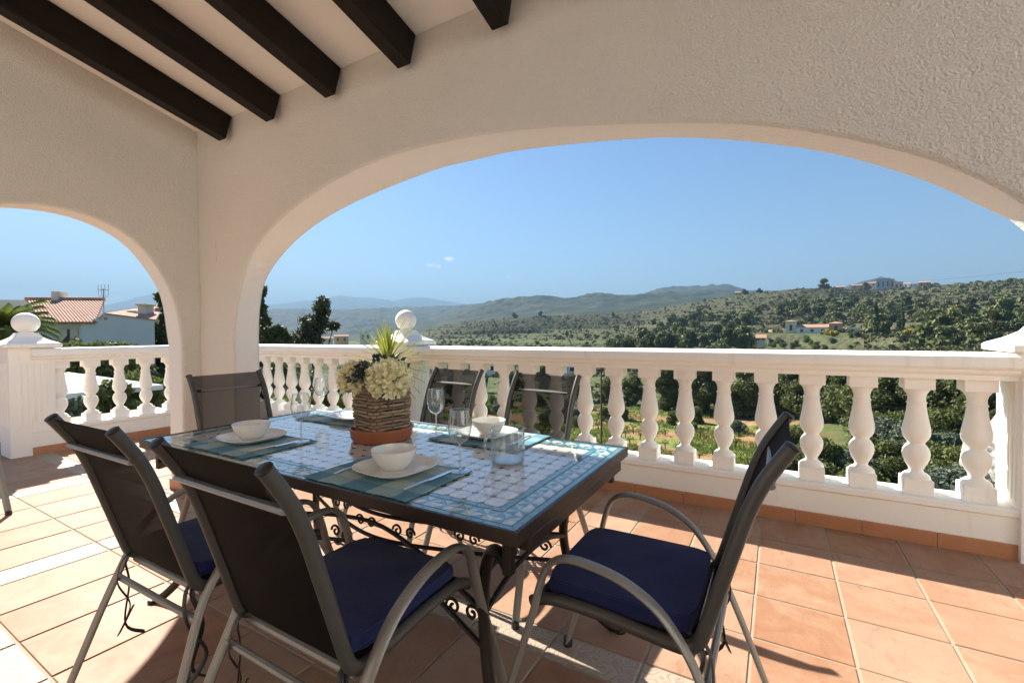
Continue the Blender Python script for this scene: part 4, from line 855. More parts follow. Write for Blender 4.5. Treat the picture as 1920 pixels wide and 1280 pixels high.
def petals(center, rad, n, mat, name, lab, squash=0.8):
    root = thing(name, lab, 'flower', center, 0, 'cream artificial blooms in the basket'); V = []; F = []; tone = []
    for i in range(n):
        ph = math.acos(1-1.75*(i+0.5)/n); th = i*2.39996+random.uniform(-.2, .2)
        d = Vector((math.sin(ph)*math.cos(th), math.sin(ph)*math.sin(th), math.cos(ph))); t1 = d.orthogonal().normalized(); t1.rotate(Matrix.Rotation(random.uniform(0, 6.28), 3, d)); t2 = d.cross(t1)
        L = rad*random.uniform(0.24, 0.38); Wd = rad*random.uniform(0.08, 0.125); base = d*rad*random.uniform(0.52, 0.76); tilt = random.uniform(0.1, 1.1)
        ax = (d*math.cos(tilt)+t1*math.sin(tilt)).normalized(); b = len(V); nseg = 4
        for k in range(nseg+1):
            s = k/nseg; wd = Wd*(0.35, 0.8, 1.05, 1.0, 0.55)[k]; cen = base+ax*(L*s)+t1*(0.28*L*s*s)
            cup = d*0.25*Wd
            V += [cen-t2*wd+cup*0.6, cen-d*0.1*Wd, cen+t2*wd+cup*0.6]
            if k: F += [(b+3*k-3, b+3*k-2, b+3*k+1, b+3*k), (b+3*k-2, b+3*k-1, b+3*k+2, b+3*k+1)]; q = random.random(); tone += [q, q]
    o = np_mesh('petals', [(v.x, v.y, v.z*squash) for v in V], F, mat, tone, root, True)
    st = MB(); st.tube([(0, 0, -0.3*rad), (0, 0, -0.12)], 0.004, seg=6); st.lathe([(0.0, -0.2*rad), (rad*0.5, -0.05*rad), (rad*0.52, 0.2*rad), (rad*.3, 0.45*rad), (0, 0.5*rad)], seg=12, cap=False); st.build('stem', sprig_m, root)
petals((-1.412, 1.385, 1.008), 0.098, 900, petal_m, 'flower', 'large cream bloom over the front right rim of the basket', 0.92)
petals((-1.585, 1.375, 1.003), 0.086, 800, petal_m, 'flower', 'cream bloom hanging over the left rim of the basket', 0.95)
petals((BC.x+0.02, BC.y+0.075, 1.005), 0.066, 400, petal_m, 'flower', 'cream bloom at the back of the basket, half behind the large one', 0.95)
def leaves(center, n, rad, mat, lab):
    root = thing('foliage_sprig', lab, 'leaves', center); V = []; F = []; tone = []; stm = MB()
    for i in range(n):
        d = Vector((random.gauss(0, 1), random.gauss(0, 1), abs(random.gauss(0.6, 0.8)))).normalized(); p = d*rad*random.uniform(0.3, 1.0); ax = (d+Vector((random.gauss(0, .5), random.gauss(0, .5), random.gauss(0, .4)))).normalized()
        s = ax.orthogonal().normalized(); s.rotate(Matrix.Rotation(random.uniform(0, 6.28), 3, ax)); L = random.uniform(0.022, 0.042); w = L*0.32; b = len(V); nn = ax.cross(s)
        V += [p, p+ax*L*0.45-s*w+nn*0.003, p+ax*L, p+ax*L*0.45+s*w+nn*0.003]; F.append((b, b+1, b+2, b+3)); tone.append(random.random())
        if i % 9 == 0: stm.tube([(0, 0, -0.05), p*0.6, p], 0.0016, seg=5)
    np_mesh('leaf_cluster', V, F, mat, tone, root); stm.build('stem', sprig_m, root)
leaves((-1.515, 1.36, 1.005), 170, 0.07, sprig_m, 'dark blue green sprig between the two front blooms')
leaves((BC.x+0.0, BC.y+0.03, 1.015), 170, 0.095, sprig_m, 'dark leaf sprig rising behind the blooms in the basket')

# ------------------------------------------------------------------ potted yucca by the post
def yucca():
    c = (-2.985, 2.93)
    root = thing('potted_yucca', 'spiky variegated yucca in a tall terracotta pot beside the ball topped post', 'potted plant', (c[0], c[1], 0.004))
    MB().lathe([(0.0, 0.01), (0.115, 0.01), (0.12, 0.0), (0.13, 0.0), (0.15, 0.22), (0.175, 0.48), (0.18, 0.56), (0.197, 0.565), (0.20, 0.62), (0.19, 0.63), (0.175, 0.60), (0.16, 0.56), (0.0, 0.55)], seg=40, cap=False).build('pot', terra_m, root)
    MB().tube(cr([(0, 0, 0.55), (0.015, 0.01, 0.75), (-0.0, 0.0, 0.93)], 6), 0.026, seg=10, r_end=0.022).build('trunk', bark_m, root)
    V = []; F = []; tone = []
    for i in range(95):
        th = i*2.39996+random.uniform(-.25, .25); f = i/94; el = R(86)-f*R(138)+random.uniform(-.14, .14); L = random.uniform(0.30, 0.42)*(1.0 if f < .7 else 0.9); h = Vector((math.cos(th), math.sin(th), 0)); s = Vector((-math.sin(th), math.cos(th), 0))
        p0 = Vector((0, 0, 0.955-0.075*f)); b = len(V); ns = 5; q = random.random()
        droop = random.uniform(0.0, 0.25)+0.25*f
        p = p0.copy(); e = el
        for k in range(ns+1):
            w = 0.0155*(1-(k/ns)**1.6)+0.0008; up = h*(-math.sin(e))+Vector((0, 0, math.cos(e)))
            V += [p-s*w+up*0.004, p, p+s*w+up*0.004]
            if k: F += [(b+3*k-3, b+3*k-2, b+3*k+1, b+3*k), (b+3*k-2, b+3*k-1, b+3*k+2, b+3*k+1)]; tone += [q, q*0.7]
            p = p+(h*math.cos(e)+Vector((0, 0, math.sin(e))))*(L/ns); e -= droop/ns
    np_mesh('foliage', V, F, yucca_m, tone, root, False)
yucca()

# ------------------------------------------------------------------ vegetation builders
def crown_arrays(blobs, per, size, aspect=1.0, shell=0.55, r=None):
    r = r or rng; Vs = []; tone = []
    for (cx, cy, cz, rx, ry, rz) in blobs:
        n = per; d = r.normal(size=(n, 3)); d /= np.linalg.norm(d, axis=1)[:, None]; rad = shell+(1-shell)*r.random(n)**0.6; rad *= 0.82+0.36*r.random(n)
        c = d*rad[:, None]*np.array([rx, ry, rz])+np.array([cx, cy, cz])
        nrm = d*0.6+r.normal(size=(n, 3))*0.7; nrm /= np.linalg.norm(nrm, axis=1)[:, None]
        a = np.cross(nrm, r.normal(size=(n, 3))); a /= np.linalg.norm(a, axis=1)[:, None]; b = np.cross(nrm, a)
        s = size*(0.55+0.9*r.random(n))[:, None]
        q = np.stack([c-a*s*aspect, c-b*s*0.55, c+a*s*aspect, c+b*s*0.55], 1); Vs.append(q)
        bt = r.random()*0.6; tone.append(bt+0.4*r.random(n))
    Q = np.concatenate(Vs); return Q.reshape(-1, 3), np.arange(len(Q)*4).reshape(-1, 4), np.concatenate(tone)
def rand_blobs(n, R0, H0, base, r, flat=0.75, cone=0.0):
    out = []
    for i in range(n):
        t = r.random(); z = base+H0*t; lim = R0*(math.sqrt(max(0.05, 1-(2*t-0.75)**2/1.7)))*(1-cone*t); a = r.random()*6.283; q = lim*math.sqrt(r.random())*0.72; s = R0*(0.30+0.22*r.random())*(1-cone*t*0.6)
        out.append((q*math.cos(a), q*math.sin(a), z, s, s, s*flat))
    return out
def tree(name, lab, cat, loc, blobs, per, size, mat, trunk, group=None, aspect=1.0, shell=0.55, rz=0.0):
    root = thing(name, lab, cat, loc, rz, group); V, F, t = crown_arrays(blobs, per, size, aspect, shell); np_mesh('crown', V, F, mat, t, root)
    mb = MB(); th, tr = trunk
    mb.tube(cr([(0, 0, -0.4), (0.06*th*random.uniform(-1, 1), 0.06*th*random.uniform(-1, 1), th*0.5), (0, 0, th)], 4), tr, seg=8, r_end=tr*0.45)
    for b in blobs[:8]: mb.tube(cr([(0, 0, th*random.uniform(0.5, 0.85)), Vector((b[0]*.5, b[1]*.5, (b[2]+th*.6)/2)), (b[0], b[1], b[2])], 3), tr*0.4, seg=5, r_end=tr*0.12)
    mb.build('trunk', bark_m, root); return root
def place(o, p, s=1.0, rz=None): o.location = p; o.scale = (s, s, s*random.uniform(0.9, 1.12)); o.rotation_euler = (0, 0, random.uniform(0, 6.28) if rz is None else rz)

# ------------------------------------------------------------------ left garden: neighbour's house etc
def house():
    pa = at_d(60, 640, 27); pb = at_d(300, 640, 24.5); d = (pb-pa); d.z = 0; L = d.length; ex = d.normalized(); rz = math.atan2(ex.y, ex.x)
    root = thing('neighbour_house', 'white neighbouring house with a ribbed clay tile roof and stubby chimneys, beyond the hedge', 'house', (pa.x, pa.y, -2.9), rz)
    def top(y, d_): return CAMH+d_*(-(y-624))/853*0.80+2.9
    S = L/240.0      # metres per pixel along the facade
    X = lambda px: (px-60)*S
    def Z(px, y):
        r = ray(px, y); o = Vector((pa.x, pa.y, 0)); n = Vector((-ex.y, ex.x, 0)); k = o.dot(n)/Vector((r.x, r.y, 0)).dot(n); return CAMH+r.z*k+2.9
    def XX(px):
        r = ray(px, 640); o = Vector((pa.x, pa.y, 0)); n = Vector((-ex.y, ex.x, 0)); k = o.dot(n)/Vector((r.x, r.y, 0)).dot(n); return (Vector((r.x*k, r.y*k, 0))-o).dot(ex)
    def XB(px, bk):
        r = ray(px, 640); n = Vector((-ex.y, ex.x, 0)); o = Vector((pa.x, pa.y, 0))+n*bk; k = o.dot(n)/Vector((r.x, r.y, 0)).dot(n); return (Vector((r.x*k, r.y*k, 0))-Vector((pa.x, pa.y, 0))).dot(ex)
    ze = Z(100, 603); zw = Z(296, 600); xa, xb = XX(-140), XX(192); xr = XX(296)
    mb = MB(); mb.box(xa, xb, 0.002, 6.5, 0, ze); mb.build('wall', rend_m, root)
    # gabled wing on the right
    zg = Z(205, 588); xg = XX(205); mb = MB()
    vs = [(xb-0.6, -0.25, 0), (xr, -0.25, 0), (xr, -0.25, zw), (xg+0.1, -0.25, zg), (xb-0.6, -0.25, zg-0.45)]; vb = [(x if i in (0, 3, 4) else XB(292, 6), 6, z) for i, (x, y, z) in enumerate(vs)]
    mb.raw(vs+vb, [(0, 1, 2, 3, 4), (9, 8, 7, 6, 5)]+[(i, (i+1) % 5, 5+(i+1) % 5, 5+i) for i in range(5)], smooth=False); mb.build('wall', rend_m, root)
    def tiled(name, p00, p10, p01, p11, nrib, rr):  # p00-p10 eave, p01-p11 ridge
        p00, p10, p01, p11 = map(Vector, (p00, p10, p01, p11)); mb = MB(); up = Vector((0, 0, 1)); th = Vector((0, 0, -0.05))
        mb.raw([p00, p10, p11, p01, p00+th, p10+th, p11+th, p01+th], [(0, 1, 2, 3), (7, 6, 5, 4), (0, 4, 5, 1), (1, 5, 6, 2), (2, 6, 7, 3), (3, 7, 4, 0)], smooth=False)
        nrm = (p10-p00).cross(p01-p00).normalized(); nrm = nrm if nrm.z > 0 else -nrm
        for k in range(nrib):
            sA = (k+0.5)/nrib; cc = (p10-p00).length/(p11-p01).length; tt = min(1.0, (1-sA)/(1-cc)) if cc < 0.98 else 1.0
            T = p01.lerp(p11, sA); E_ = T+(p00-p01)*tt*1.01; rr = (p11-p01).length/nrib*0.36
            mb.tube([E_+nrm*0.02, T+nrm*0.02], rr, rr*0.9, seg=8, tone=random.random())
        mb.tube([p01+nrm*0.06, p11+nrm*0.06], 0.11, 0.10, seg=10)
        mb.build(name, roof_m, root)
    zr = Z(130, 563)
    # the ridge lies further back: raise it so that it keeps its row
    back = 3.2
    def Zb(px, y, bk):
        r = ray(px, y); o = Vector((pa.x, pa.y, 0))+Vector((-ex.y, ex.x, 0))*bk; n = Vector((-ex.y, ex.x, 0)); k = o.dot(n)/Vector((r.x, r.y, 0)).dot(n); return CAMH+r.z*k+2.9
    zr = Zb(130, 563, back)
    tiled('roof', (XX(92), -0.35, ze-0.05), (XX(190), -0.35, ze-0.05), (XB(52, back), back, zr), (XB(198, back), back, zr), 26, 0.115)
    tiled('roof', (XX(207), -0.3, zg+0.02), (XX(301), -0.3, zw+0.02), (XX(207)+0.5, 3.0, zg+0.62), (XB(299, 3.0), 3.0, zw+0.62), 14, 0.10)
    mb = MB(); mb.box(XB(-90, 3), XB(60, 3), back, back+3, ze-0.3, Zb(20, 562, back)); mb.build('wall', cream_m, root)
    c = MB(); c.box(XB(104, back), XB(117, back), back-0.2, back+0.4, zr-0.2, zr+0.42, 0.02); c.build('chimney', cream_m, root)
    c = MB(); cx0, cx1 = XB(266, .6), XB(281, .6); c.box(cx0, cx1, 0.35, 0.95, zw-0.3, Z(275, 572), 0.02); c.box(cx0-0.06, cx1+0.06, 0.29, 1.01, Z(275, 572), Z(275, 572)+0.09, 0.02)
    c.box(cx0-0.5, cx0-0.02, 0.4, 0.9, zw-0.2, Z(275, 580), 0.08); c.build('chimney', cream_m, root)
    wf = MB(); x0, x1, z0, z1 = XX(114), XX(145), Z(130, 642), Z(130, 617)
    wf.box(x0-.05, x1+.05, -0.04, 0.0, z1, z1+.05); wf.box(x0-.05, x0, -0.04, 0, z0, z1); wf.box(x1, x1+.05, -0.04, 0, z0, z1); wf.box(x0-.08, x1+.08, -0.07, 0, z0-.05, z0); f = wf.build('window', cream_m, root)
    MB().box(x0, x1, -0.015, -0.001, z0, z1).build('pane', pane_m, f)
    cb = MB()
    for a, b in ((x0, (x0+x1)/2-0.05), ((x0+x1)/2+0.05, x1)): cb.raw([(a, -0.02, z1), (b, -0.02, z1), (b if a == x0 else b, -0.02, z0+.3), (a, -0.02, z0)], [(0, 1, 2, 3)], smooth=False)
    cb.build('curtain', cream_m, f)
    v = MB(); v.box(XX(204), XX(210), -0.262, -0.251, Z(207, 600), Z(207, 595)); v.build('vent', orange_m, root)
    an = thing('tv_antenna', 'thin television antenna rising from the tiled roof of the neighbouring house', 'antenna', (0, 0, 0)); 
    q = Vector((pa.x, pa.y, -2.9))+ex*XB(196, 1.5)+Vector((-ex.y, ex.x, 0))*1.5; an.location = q; h = Zb(195, 541, 1.5); zb = zr-0.9
    MB().tube([(0, 0, zb), (0, 0, h)], 0.02, seg=6).build('mast', metal_m, an)
    e = MB()
    for zz in (h-0.05, h-0.35): e.tube([(-0.2*ex.x, -0.2*ex.y, zz), (0.2*ex.x, 0.2*ex.y, zz)], 0.014, seg=6)
    for t in (-0.2, -0.08, 0.06, 0.2): e.tube([(t*ex.x, t*ex.y, h-0.28), (t*ex.x, t*ex.y, h+0.18)], 0.009, seg=5)
    e.build('aerial', metal_m, an)
house()
def hedge():
    a = at_d(85, 655, 19); b = at_d(246, 655, 18.4); V = []; blobs = []
    root = thing('clipped_hedge', 'clipped green hedge along the top of the garden before the neighbouring house', 'hedge', (a.x, a.y, -2.4)); n = 13
    for i in range(n):
        p = a.lerp(b, i/(n-1))-a
        for z in (0.6, 1.5, 2.35): blobs.append((p.x, p.y, z+0.12*random.random()*(1 if z > 2 else 0), 0.42, 0.42, 0.5))
    zt = at_d(160, 646, 19).z+2.4; s = zt/2.85
    blobs = [(x, y, z*s, rx, ry, rz*s) for x, y, z, rx, ry, rz in blobs]
    Vv, F, t = crown_arrays(blobs, 330, 0.075, 0.9, 0.6); np_mesh('foliage', Vv, F, bush_m, t, root)
hedge()
def parasol():
    c = at_d(128, 706, 16.5); root = thing('parasol', 'white square garden parasol seen between the left balusters', 'parasol', (c.x, c.y, -2.75), az_px(128)*-1+0.35)
    zt = c.z+2.75+0.12; w, h = 1.45, 0.42; mb = MB()
    vs = [(0, 0, zt)]+[(x*w, y*w, zt-h) for x, y in ((-1, -1), (1, -1), (1, 1), (-1, 1))]+[(x*w, y*w, zt-h-0.13) for x, y in ((-1, -1), (1, -1), (1, 1), (-1, 1))]
    fs = [(0, 1+k, 1+(k+1) % 4) for k in range(4)]+[(1+k, 5+k, 5+(k+1) % 4, 1+(k+1) % 4) for k in range(4)]
    mb.raw(vs, fs, smooth=False); mb.build('canopy', canvas_m, root, fix=False)
    rb = MB()
    for x, y in ((-1, -1), (1, -1), (1, 1), (-1, 1), (0, -1), (1, 0), (0, 1), (-1, 0)): rb.tube([(0, 0, zt-0.03), (x*w*.97, y*w*.97, zt-h-0.02)], 0.014, seg=6)
    rb.build('ribs', metal_m, root); MB().tube([(0, 0, 0), (0, 0, zt)], 0.03, seg=10).build('pole', metal_m, root); MB().lathe([(0.3, 0), (0.3, 0.06), (0.06, 0.1)], seg=20).build('base', stone_m, root)
parasol()
def low_wall():
    a = at_d(20, 780, 11.6); b = at_d(330, 756, 12.4); zt = -1.0
    root = thing('garden_wall', 'low white garden wall with a small ball finial, below the left balustrade', 'wall', (a.x, a.y, zt)); d = b-a; d.z = 0; L = d.length; root.rotation_euler = (0, 0, math.atan2(d.y, d.x))
    mb = MB(); mb.box(0, L, -0.1, 0.1, -1.6, -0.065); mb.box(-0.03, L+0.03, -0.14, 0.14, -0.064, 0, 0.01); mb.build('wall', white_m, root)
    for f in (0.42, 0.93):
        p = MB(); p.box(L*f-0.15, L*f+0.15, -0.15, 0.15, -1.6, 0.06, 0.01); q = p.build('pillar', white_m, root)
        MB().lathe([(0.06, 0.06), (0.05, 0.09)]+[(0.11*math.sin(t), 0.19-0.11*math.cos(t)) for t in np.linspace(0.4, 3.14, 12)], (L*f, 0, 0), 18).build('ball_finial', white_m, q)
low_wall()
def palm(px, y, d, lab):
    c = at_d(px, y, d); root = thing('palm_tree', lab, 'palm', (c.x, c.y, -2.6)); h = c.z+2.6
    MB().tube(cr([(0, 0, -0.3), (0.1, 0.05, h*.5), (0, 0, h)], 6), 0.17, seg=10, r_end=0.13).build('trunk', bark_m, root); V = []; F = []; tone = []
    for i in range(70):
        th = i*2.39996; f = i/69; e = R(80)-f*R(105); h3 = Vector((math.cos(th), math.sin(th), 0)); s = Vector((-math.sin(th), math.cos(th), 0)); p = Vector((0, 0, h)); L = random.uniform(0.62, 0.85)
        for k in range(12):
            nxt = p+(h3*math.cos(e)+Vector((0, 0, math.sin(e))))*(L/12); e -= 0.10
            if k > 1:
                for sg in (-1, 1):
                    for m in range(2):
                        b = len(V); st = p.lerp(nxt, m/2); tip = st+s*sg*0.20*(1-k/15)+(nxt-p)*1.5+Vector((0, 0, -0.08)); wv = (nxt-p).normalized()*0.022
                        V += [st-wv, st+wv, tip]; F.append((b, b+1, b+2)); tone.append(random.random())
            p = nxt
    np_mesh('fronds', V, F, palm_m, tone, root)
palm(4, 620, 11.5, 'yellow green palm behind the left ball topped post')
def cone_blobs(R0, H0, base, r, lean=0.0):
    out = []; n = 15
    for i in range(n):
        t = i/(n-1); z = base+H0*t; rr = R0*(1.0-0.86*t**1.15)*(0.8+0.4*r.random()); m = max(1, int(5*(1-t)+0.6)); a0 = r.random()*6.28
        for k in range(m):
            a = a0+6.28*k/m+r.normal()*0.3; q = rr*0.58*(0.7+0.5*r.random()); out.append((q*math.cos(a), q*math.sin(a), z+r.normal()*0.12, rr*0.5+.1, rr*0.5+.1, rr*0.30+0.16))
    return out
def gtree(name, lab, px, d, ztop_row, R0, mat, n=16, per=420, size=0.10, base_frac=0.35, cone=0.0, seed=0, cat='tree', group=None, flat=0.75):
    g = tp(px, d); top = at_d(px, ztop_row, d).z-g.z; r = np.random.default_rng(seed+100); H0 = top*(1-base_frac)*0.86; bl = cone_blobs(R0, top*(1-base_frac)*0.97, top*base_frac, r) if cone > 0.3 else rand_blobs(n, R0, H0*1.08, top*base_frac, r, flat, cone)
    return tree(name, lab, cat, g, bl, per, size, mat, (top*0.8, max(0.05, R0*0.09)), group)
gtree('pine_tree', 'tall dark pine at the edge of the pier, behind the valley balustrade', 494, 21, 527, 1.35, pine_m, 26, 150, 0.12, 0.10, 0.55, 1)
gtree('pine_tree', 'lower dark pine leaning beside the tall one at the pier', 520, 20, 602, 0.9, pine_m, 14, 450, 0.10, 0.15, 0.2, 2)
gtree('pine_tree', 'dark slender pine right of the neighbouring house', 303, 27, 543, 0.9, pine_m, 20, 120, 0.11, 0.1, 0.5, 3)
def leaning_pine():
    g = tp(588, 25); pts = [(600, 566, .40), (606, 578, .42), (598, 588, .40), (608, 600, .35), (588, 603, .5), (580, 612, .55), (600, 613, .5), (618, 610, .28), (570, 622, .5), (590, 626, .6), (575, 636, .6), (560, 640, .55), (596, 640, .5)]
    bl = []
    for px, y, s in pts:
        q = at_d(px, y, 25)-g; bl.append((q.x+random.uniform(-.2, .2), q.y+random.uniform(-.3, .3), q.z, s, s, s*.8))
    t = tree('pine_tree', 'ragged pale crowned pine between the pier and the middle post', 'tree', g, bl, 175, 0.085, lpine_m, (bl[4][2]*0.9, 0.14), None, 1.5, 0.25); return t
leaning_pine()
# shrubs in the garden below the left and middle balusters
for i, (px, d, row, R0, m, lab) in enumerate([
    (150, 13.5, 745, 0.55, olive_m, 'grey green shrub beside the small finial of the garden wall'), (205, 15, 712, 0.75, bush_m, 'dark shrub right of the white parasol'), (255, 17, 690, 0.9, bush_m, 'leafy garden tree seen below the left handrail near the pier'),
    (225, 20, 672, 1.2, pine_m, 'dark broad tree behind the white parasol'), (100, 22, 668, 1.3, pine_m, 'dark tree left of the parasol behind the fluted post'), (298, 19, 690, 0.6, lime_m, 'yellow green shrub next to the pier, seen below the left handrail'), (165, 12.6, 772, 0.3, lime_m, 'small bright plant at the foot of the garden wall'),
    (575, 12, 720, 0.8, lime_m, 'bright bush behind the balusters next to the far left wine glass'), (530, 12.5, 735, 0.75, bush_m, 'olive coloured bush low behind the balusters beside the pier'), (555, 16, 672, 1.0, pine_m, 'dark bush behind the upper balusters near the pier'), (618, 15, 682, 0.9, lime_m, 'light green bush left of the basket, behind the balusters'), (650, 17, 690, 1.0, bush_m, 'mid green bush straight behind the left bloom'), (505, 14, 670, 0.7, pine_m, 'dark narrow bush at the very edge of the pier'), (690, 22, 684, 1.2, bush_m, 'bush behind the basket and the middle post'), (812, 20, 690, 1.0, lime_m, 'light bush behind the balusters right of the middle post')]):
    gtree('garden_shrub', lab, px, d, row, R0, m, 12, 330, 0.075, 0.12, 0, 20+i, 'shrub', 'shrubs of the garden below the terrace', 0.85)

# ------------------------------------------------------------------ valley floor and hillside trees
def proto_tree(name, R0, H0, nb, per, size, mat, seed, base=0.25, cone=0.0, th=None, flat=0.75):
    r = np.random.default_rng(seed); root = thing(name, 'tree', 'tree', (0, 0, -500)); bl = rand_blobs(nb, R0, H0*(1-base)*0.86, H0*base, r, flat, cone)
    V, F, t = crown_arrays(bl, per, size, 1.0, 0.5, r); np_mesh('crown', V, F, mat, t, root)
    mb = MB(); mb.tube([(0, 0, -0.5), (0.1, 0, H0*0.4), (0, 0.1, H0*0.75)], R0*0.09, seg=6, r_end=R0*0.04); mb.build('trunk', bark_m, root); return root
used = set()
def plant(proto, p, s, lab, cat, group):
    if proto.name not in used: used.add(proto.name); o = proto
    else: o = copy_tree(proto)
    place(o, p, s); tag(o, lab, cat, group); return o
NEARP = [proto_tree('valley_tree', 2.1, 5.6, 26, 520, 0.115, valley_m, 50+k, 0.10) for k in range(3)]
NEARL = [proto_tree('valley_shrub', 1.3, 2.2, 16, 600, 0.075, m, 60+k, 0.05) for k, m in enumerate((bush_m, lime_m, olive_m, bush_m))]
def scatter(n, pxr, dr, protos, s0, s1, lab, cat, group, keep=None, seed=0, drange_log=True):
    r = random.Random(seed); k = 0
    for _ in range(n*12):
        if k >= n: break
        px = r.uniform(*pxr); d = math.exp(r.uniform(math.log(dr[0]), math.log(dr[1]))) if drange_log else r.uniform(*dr)
        if keep and not keep(px, d, r): continue
        p = tp(px, d); s = r.uniform(s0, s1); plant(protos[r.randrange(len(protos))], (p.x, p.y, p.z-0.15*s), s, lab, cat, group); k += 1
# tall dark row behind the vineyard
for i, (px, d, s, k) in enumerate([(1085, 66, .85, 0), (1140, 64, .7, 0), (1185, 62, .8, 1), (1245, 58, 1.0, 1), (1270, 60, 1.05, 2), (1310, 56, 1.1, 0), (1352, 60, 1.0, 1), (1395, 55, 1.1, 2), (1436, 58, 1.05, 0), (1478, 54, 1.1, 1), (1516, 52, 1.1, 2), (1556, 50, 1.15, 0), (1600, 47, 1.1, 1), (1640, 44, 1.1, 2), (1690, 43, 1.1, 0), (1745, 42, 1.05, 1), (1800, 40, 1.1, 2), (1860, 38, 1.1, 0), (1905, 36, 1.0, 1), (1015, 80, .8, 1), (960, 88, .8, 2), (900, 86, .8, 0), (850, 80, .8, 1)]):
    p = tp(px, d); plant(NEARP[k], p, s, 'dark bushy tree in the row behind the vineyard, seen between the balusters', 'tree', 'dark trees along the far edge of the vineyard')
scatter(34, (1480, 1990), (22, 40), [NEARL[0], NEARL[3], NEARL[2]], 0.8, 1.35, 'green bush on the overgrown slope below the right balusters', 'bush', 'bushes on the slope below the right balusters', None, 3)
scatter(26, (880, 1480), (46, 62), [NEARL[0], NEARL[1], NEARL[2]], 0.5, 0.9, 'bush at the edge of the vineyard soil', 'bush', 'bushes along the edge of the vineyard', None, 4)
scatter(16, (880, 1500), (24, 34), [NEARL[1], NEARL[2]], 0.25, 0.5, 'low leafy weed clump in the front of the vineyard', 'bush', 'weed clumps in the vineyard', None, 5)
def make_vine():
    root = thing('grape_vine', 'pruned grape vine standing in ochre soil', 'vine', (0, 0, -500)); r = np.random.default_rng(5); mb = MB(); mb.tube(cr([(0, 0, -0.2), (0.05, 0.02, 0.25), (0.0, 0.05, 0.5)], 3), 0.05, seg=6)
    for a in range(4): mb.tube([(0, 0.05, 0.45), (0.22*math.cos(a*1.6), 0.22*math.sin(a*1.6), 0.7)], 0.025, seg=5, r_end=0.01)
    mb.build('trunk', bark_m, root); V, F, t = crown_arrays([(0, 0, .68, .3, .3, .2), (.2, .1, .7, .2, .2, .15)], 26, 0.075, 1, .3, r); np_mesh('foliage', V, F, lime_m, t, root); return root
vine = make_vine(); vk = 0; rv = random.Random(9)
for row in range(9):
    for k in range(26):
        v = 24+row*2.6; u_ = -24+k*1.55+row*0.2+rv.uniform(-.3, .3)
        if v > 50 or rv.random() < 0.2: continue
        px = 960+FPX*(Vector((u_, v, 0)).dot(CX))/(Vector((u_, v, 0)).dot(CF))
        if not (830 < px < 1560): continue
        plant(vine, (u_, v+rv.uniform(-.3, .3), tz(u_, v)), rv.uniform(.8, 1.25), 'pruned grape vine standing in ochre soil', 'vine', 'grape vines in the vineyard'); vk += 1
# hillside trees
HT = [proto_tree('hillside_pine', 3.4, 7.0, 13, 90, 0.55, hill_m, 70+k, 0.08) for k in range(4)]
DT = [proto_tree('hillside_pine', 3.6, 7.2, 13, 90, 0.55, pine_m, 80+k, 0.08) for k in range(2)]
woods = [(1215, 165, 60, 45), (1255, 235, 45, 60), (1300, 290, 45, 60), (1180, 150, 70, 30), (1330, 170, 60, 40), (1640, 260, 80, 40), (1700, 240, 80, 40), (1560, 285, 60, 45), (1780, 215, 90, 40), (1860, 150, 70, 35), (1760, 135, 80, 25), (1650, 150, 90, 25), (1520, 148, 80, 20), (1440, 155, 70, 20), (1380, 245, 40, 40), (1480, 305, 60, 30)]
rh = random.Random(21); cnt = 0
for (px, d, spx, sd) in woods:
    for _ in range(13):
        q = px+rh.gauss(0, spx*0.55); dd = max(112, d+rh.gauss(0, sd*0.5)); p = tp(q, dd)
        if (1405 < q < 1620 and dd < 240) or (1655 < q < 1720 and dd < 175): continue
        plant(rh.choice(HT+HT+DT), (p.x, p.y, p.z-0.4), rh.uniform(0.55, 1.0), 'round crowned pine in the woods on the hillside beyond the balustrade', 'tree', 'pines in the woods across the hillside'); cnt += 1
for _ in range(60):
    q = rh.uniform(860, 1990); dd = rh.uniform(130, 480); p = tp(q, dd)
    if (1405 < q < 1620 and dd < 240) or (1655 < q < 1720 and dd < 175): continue
    plant(rh.choice(HT+DT), (p.x, p.y, p.z-0.3), rh.uniform(0.3, 0.62), 'round crowned pine in the woods on the hillside beyond the balustrade', 'tree', 'pines in the woods across the hillside'); cnt += 1
for (q, dd, s, lab) in [(966, 498, 1.0, 'lone dark tree standing on the top edge of the terraced fields'), (1013, 500, .75, 'small lone tree on the terraced crest right of the larger one'), (1545, 486, 1.5, 'large dark tree breaking the skyline of the right hill'), (1620, 470, 1.15, 'dark tree in front of the apartment block'), (1397, 500, .9, 'dark tree on the skyline where the hills meet'), (1424, 500, .9, 'round tree on the skyline left of the large dark one')]:
    p = tp(q, dd); plant(rh.choice(DT), (p.x, p.y, p.z-.3), s, lab, 'tree', None)
def cypress(px, d, h, lab):
    p = tp(px, d); r = np.random.default_rng(int(px)); tree('cypress_tree', lab, 'cypress', p, [(0, 0, h*(0.12+0.1*k), h*.075*(1-abs(k-3)/9), h*.075*(1-abs(k-3)/9), h*.08) for k in range(9)], 60, 0.35, pine_m, (h*.6, .15))
for px, d, h, lab in [(1642, 150, 9, 'slim cypress below the hillside, left of the small tiled hut'), (1692, 190, 7, 'slim cypress among the trees above the small tiled hut'), (1300+385, 188, 6, 'shorter slim cypress above the small tiled hut')]: cypress(px, d, h, lab)
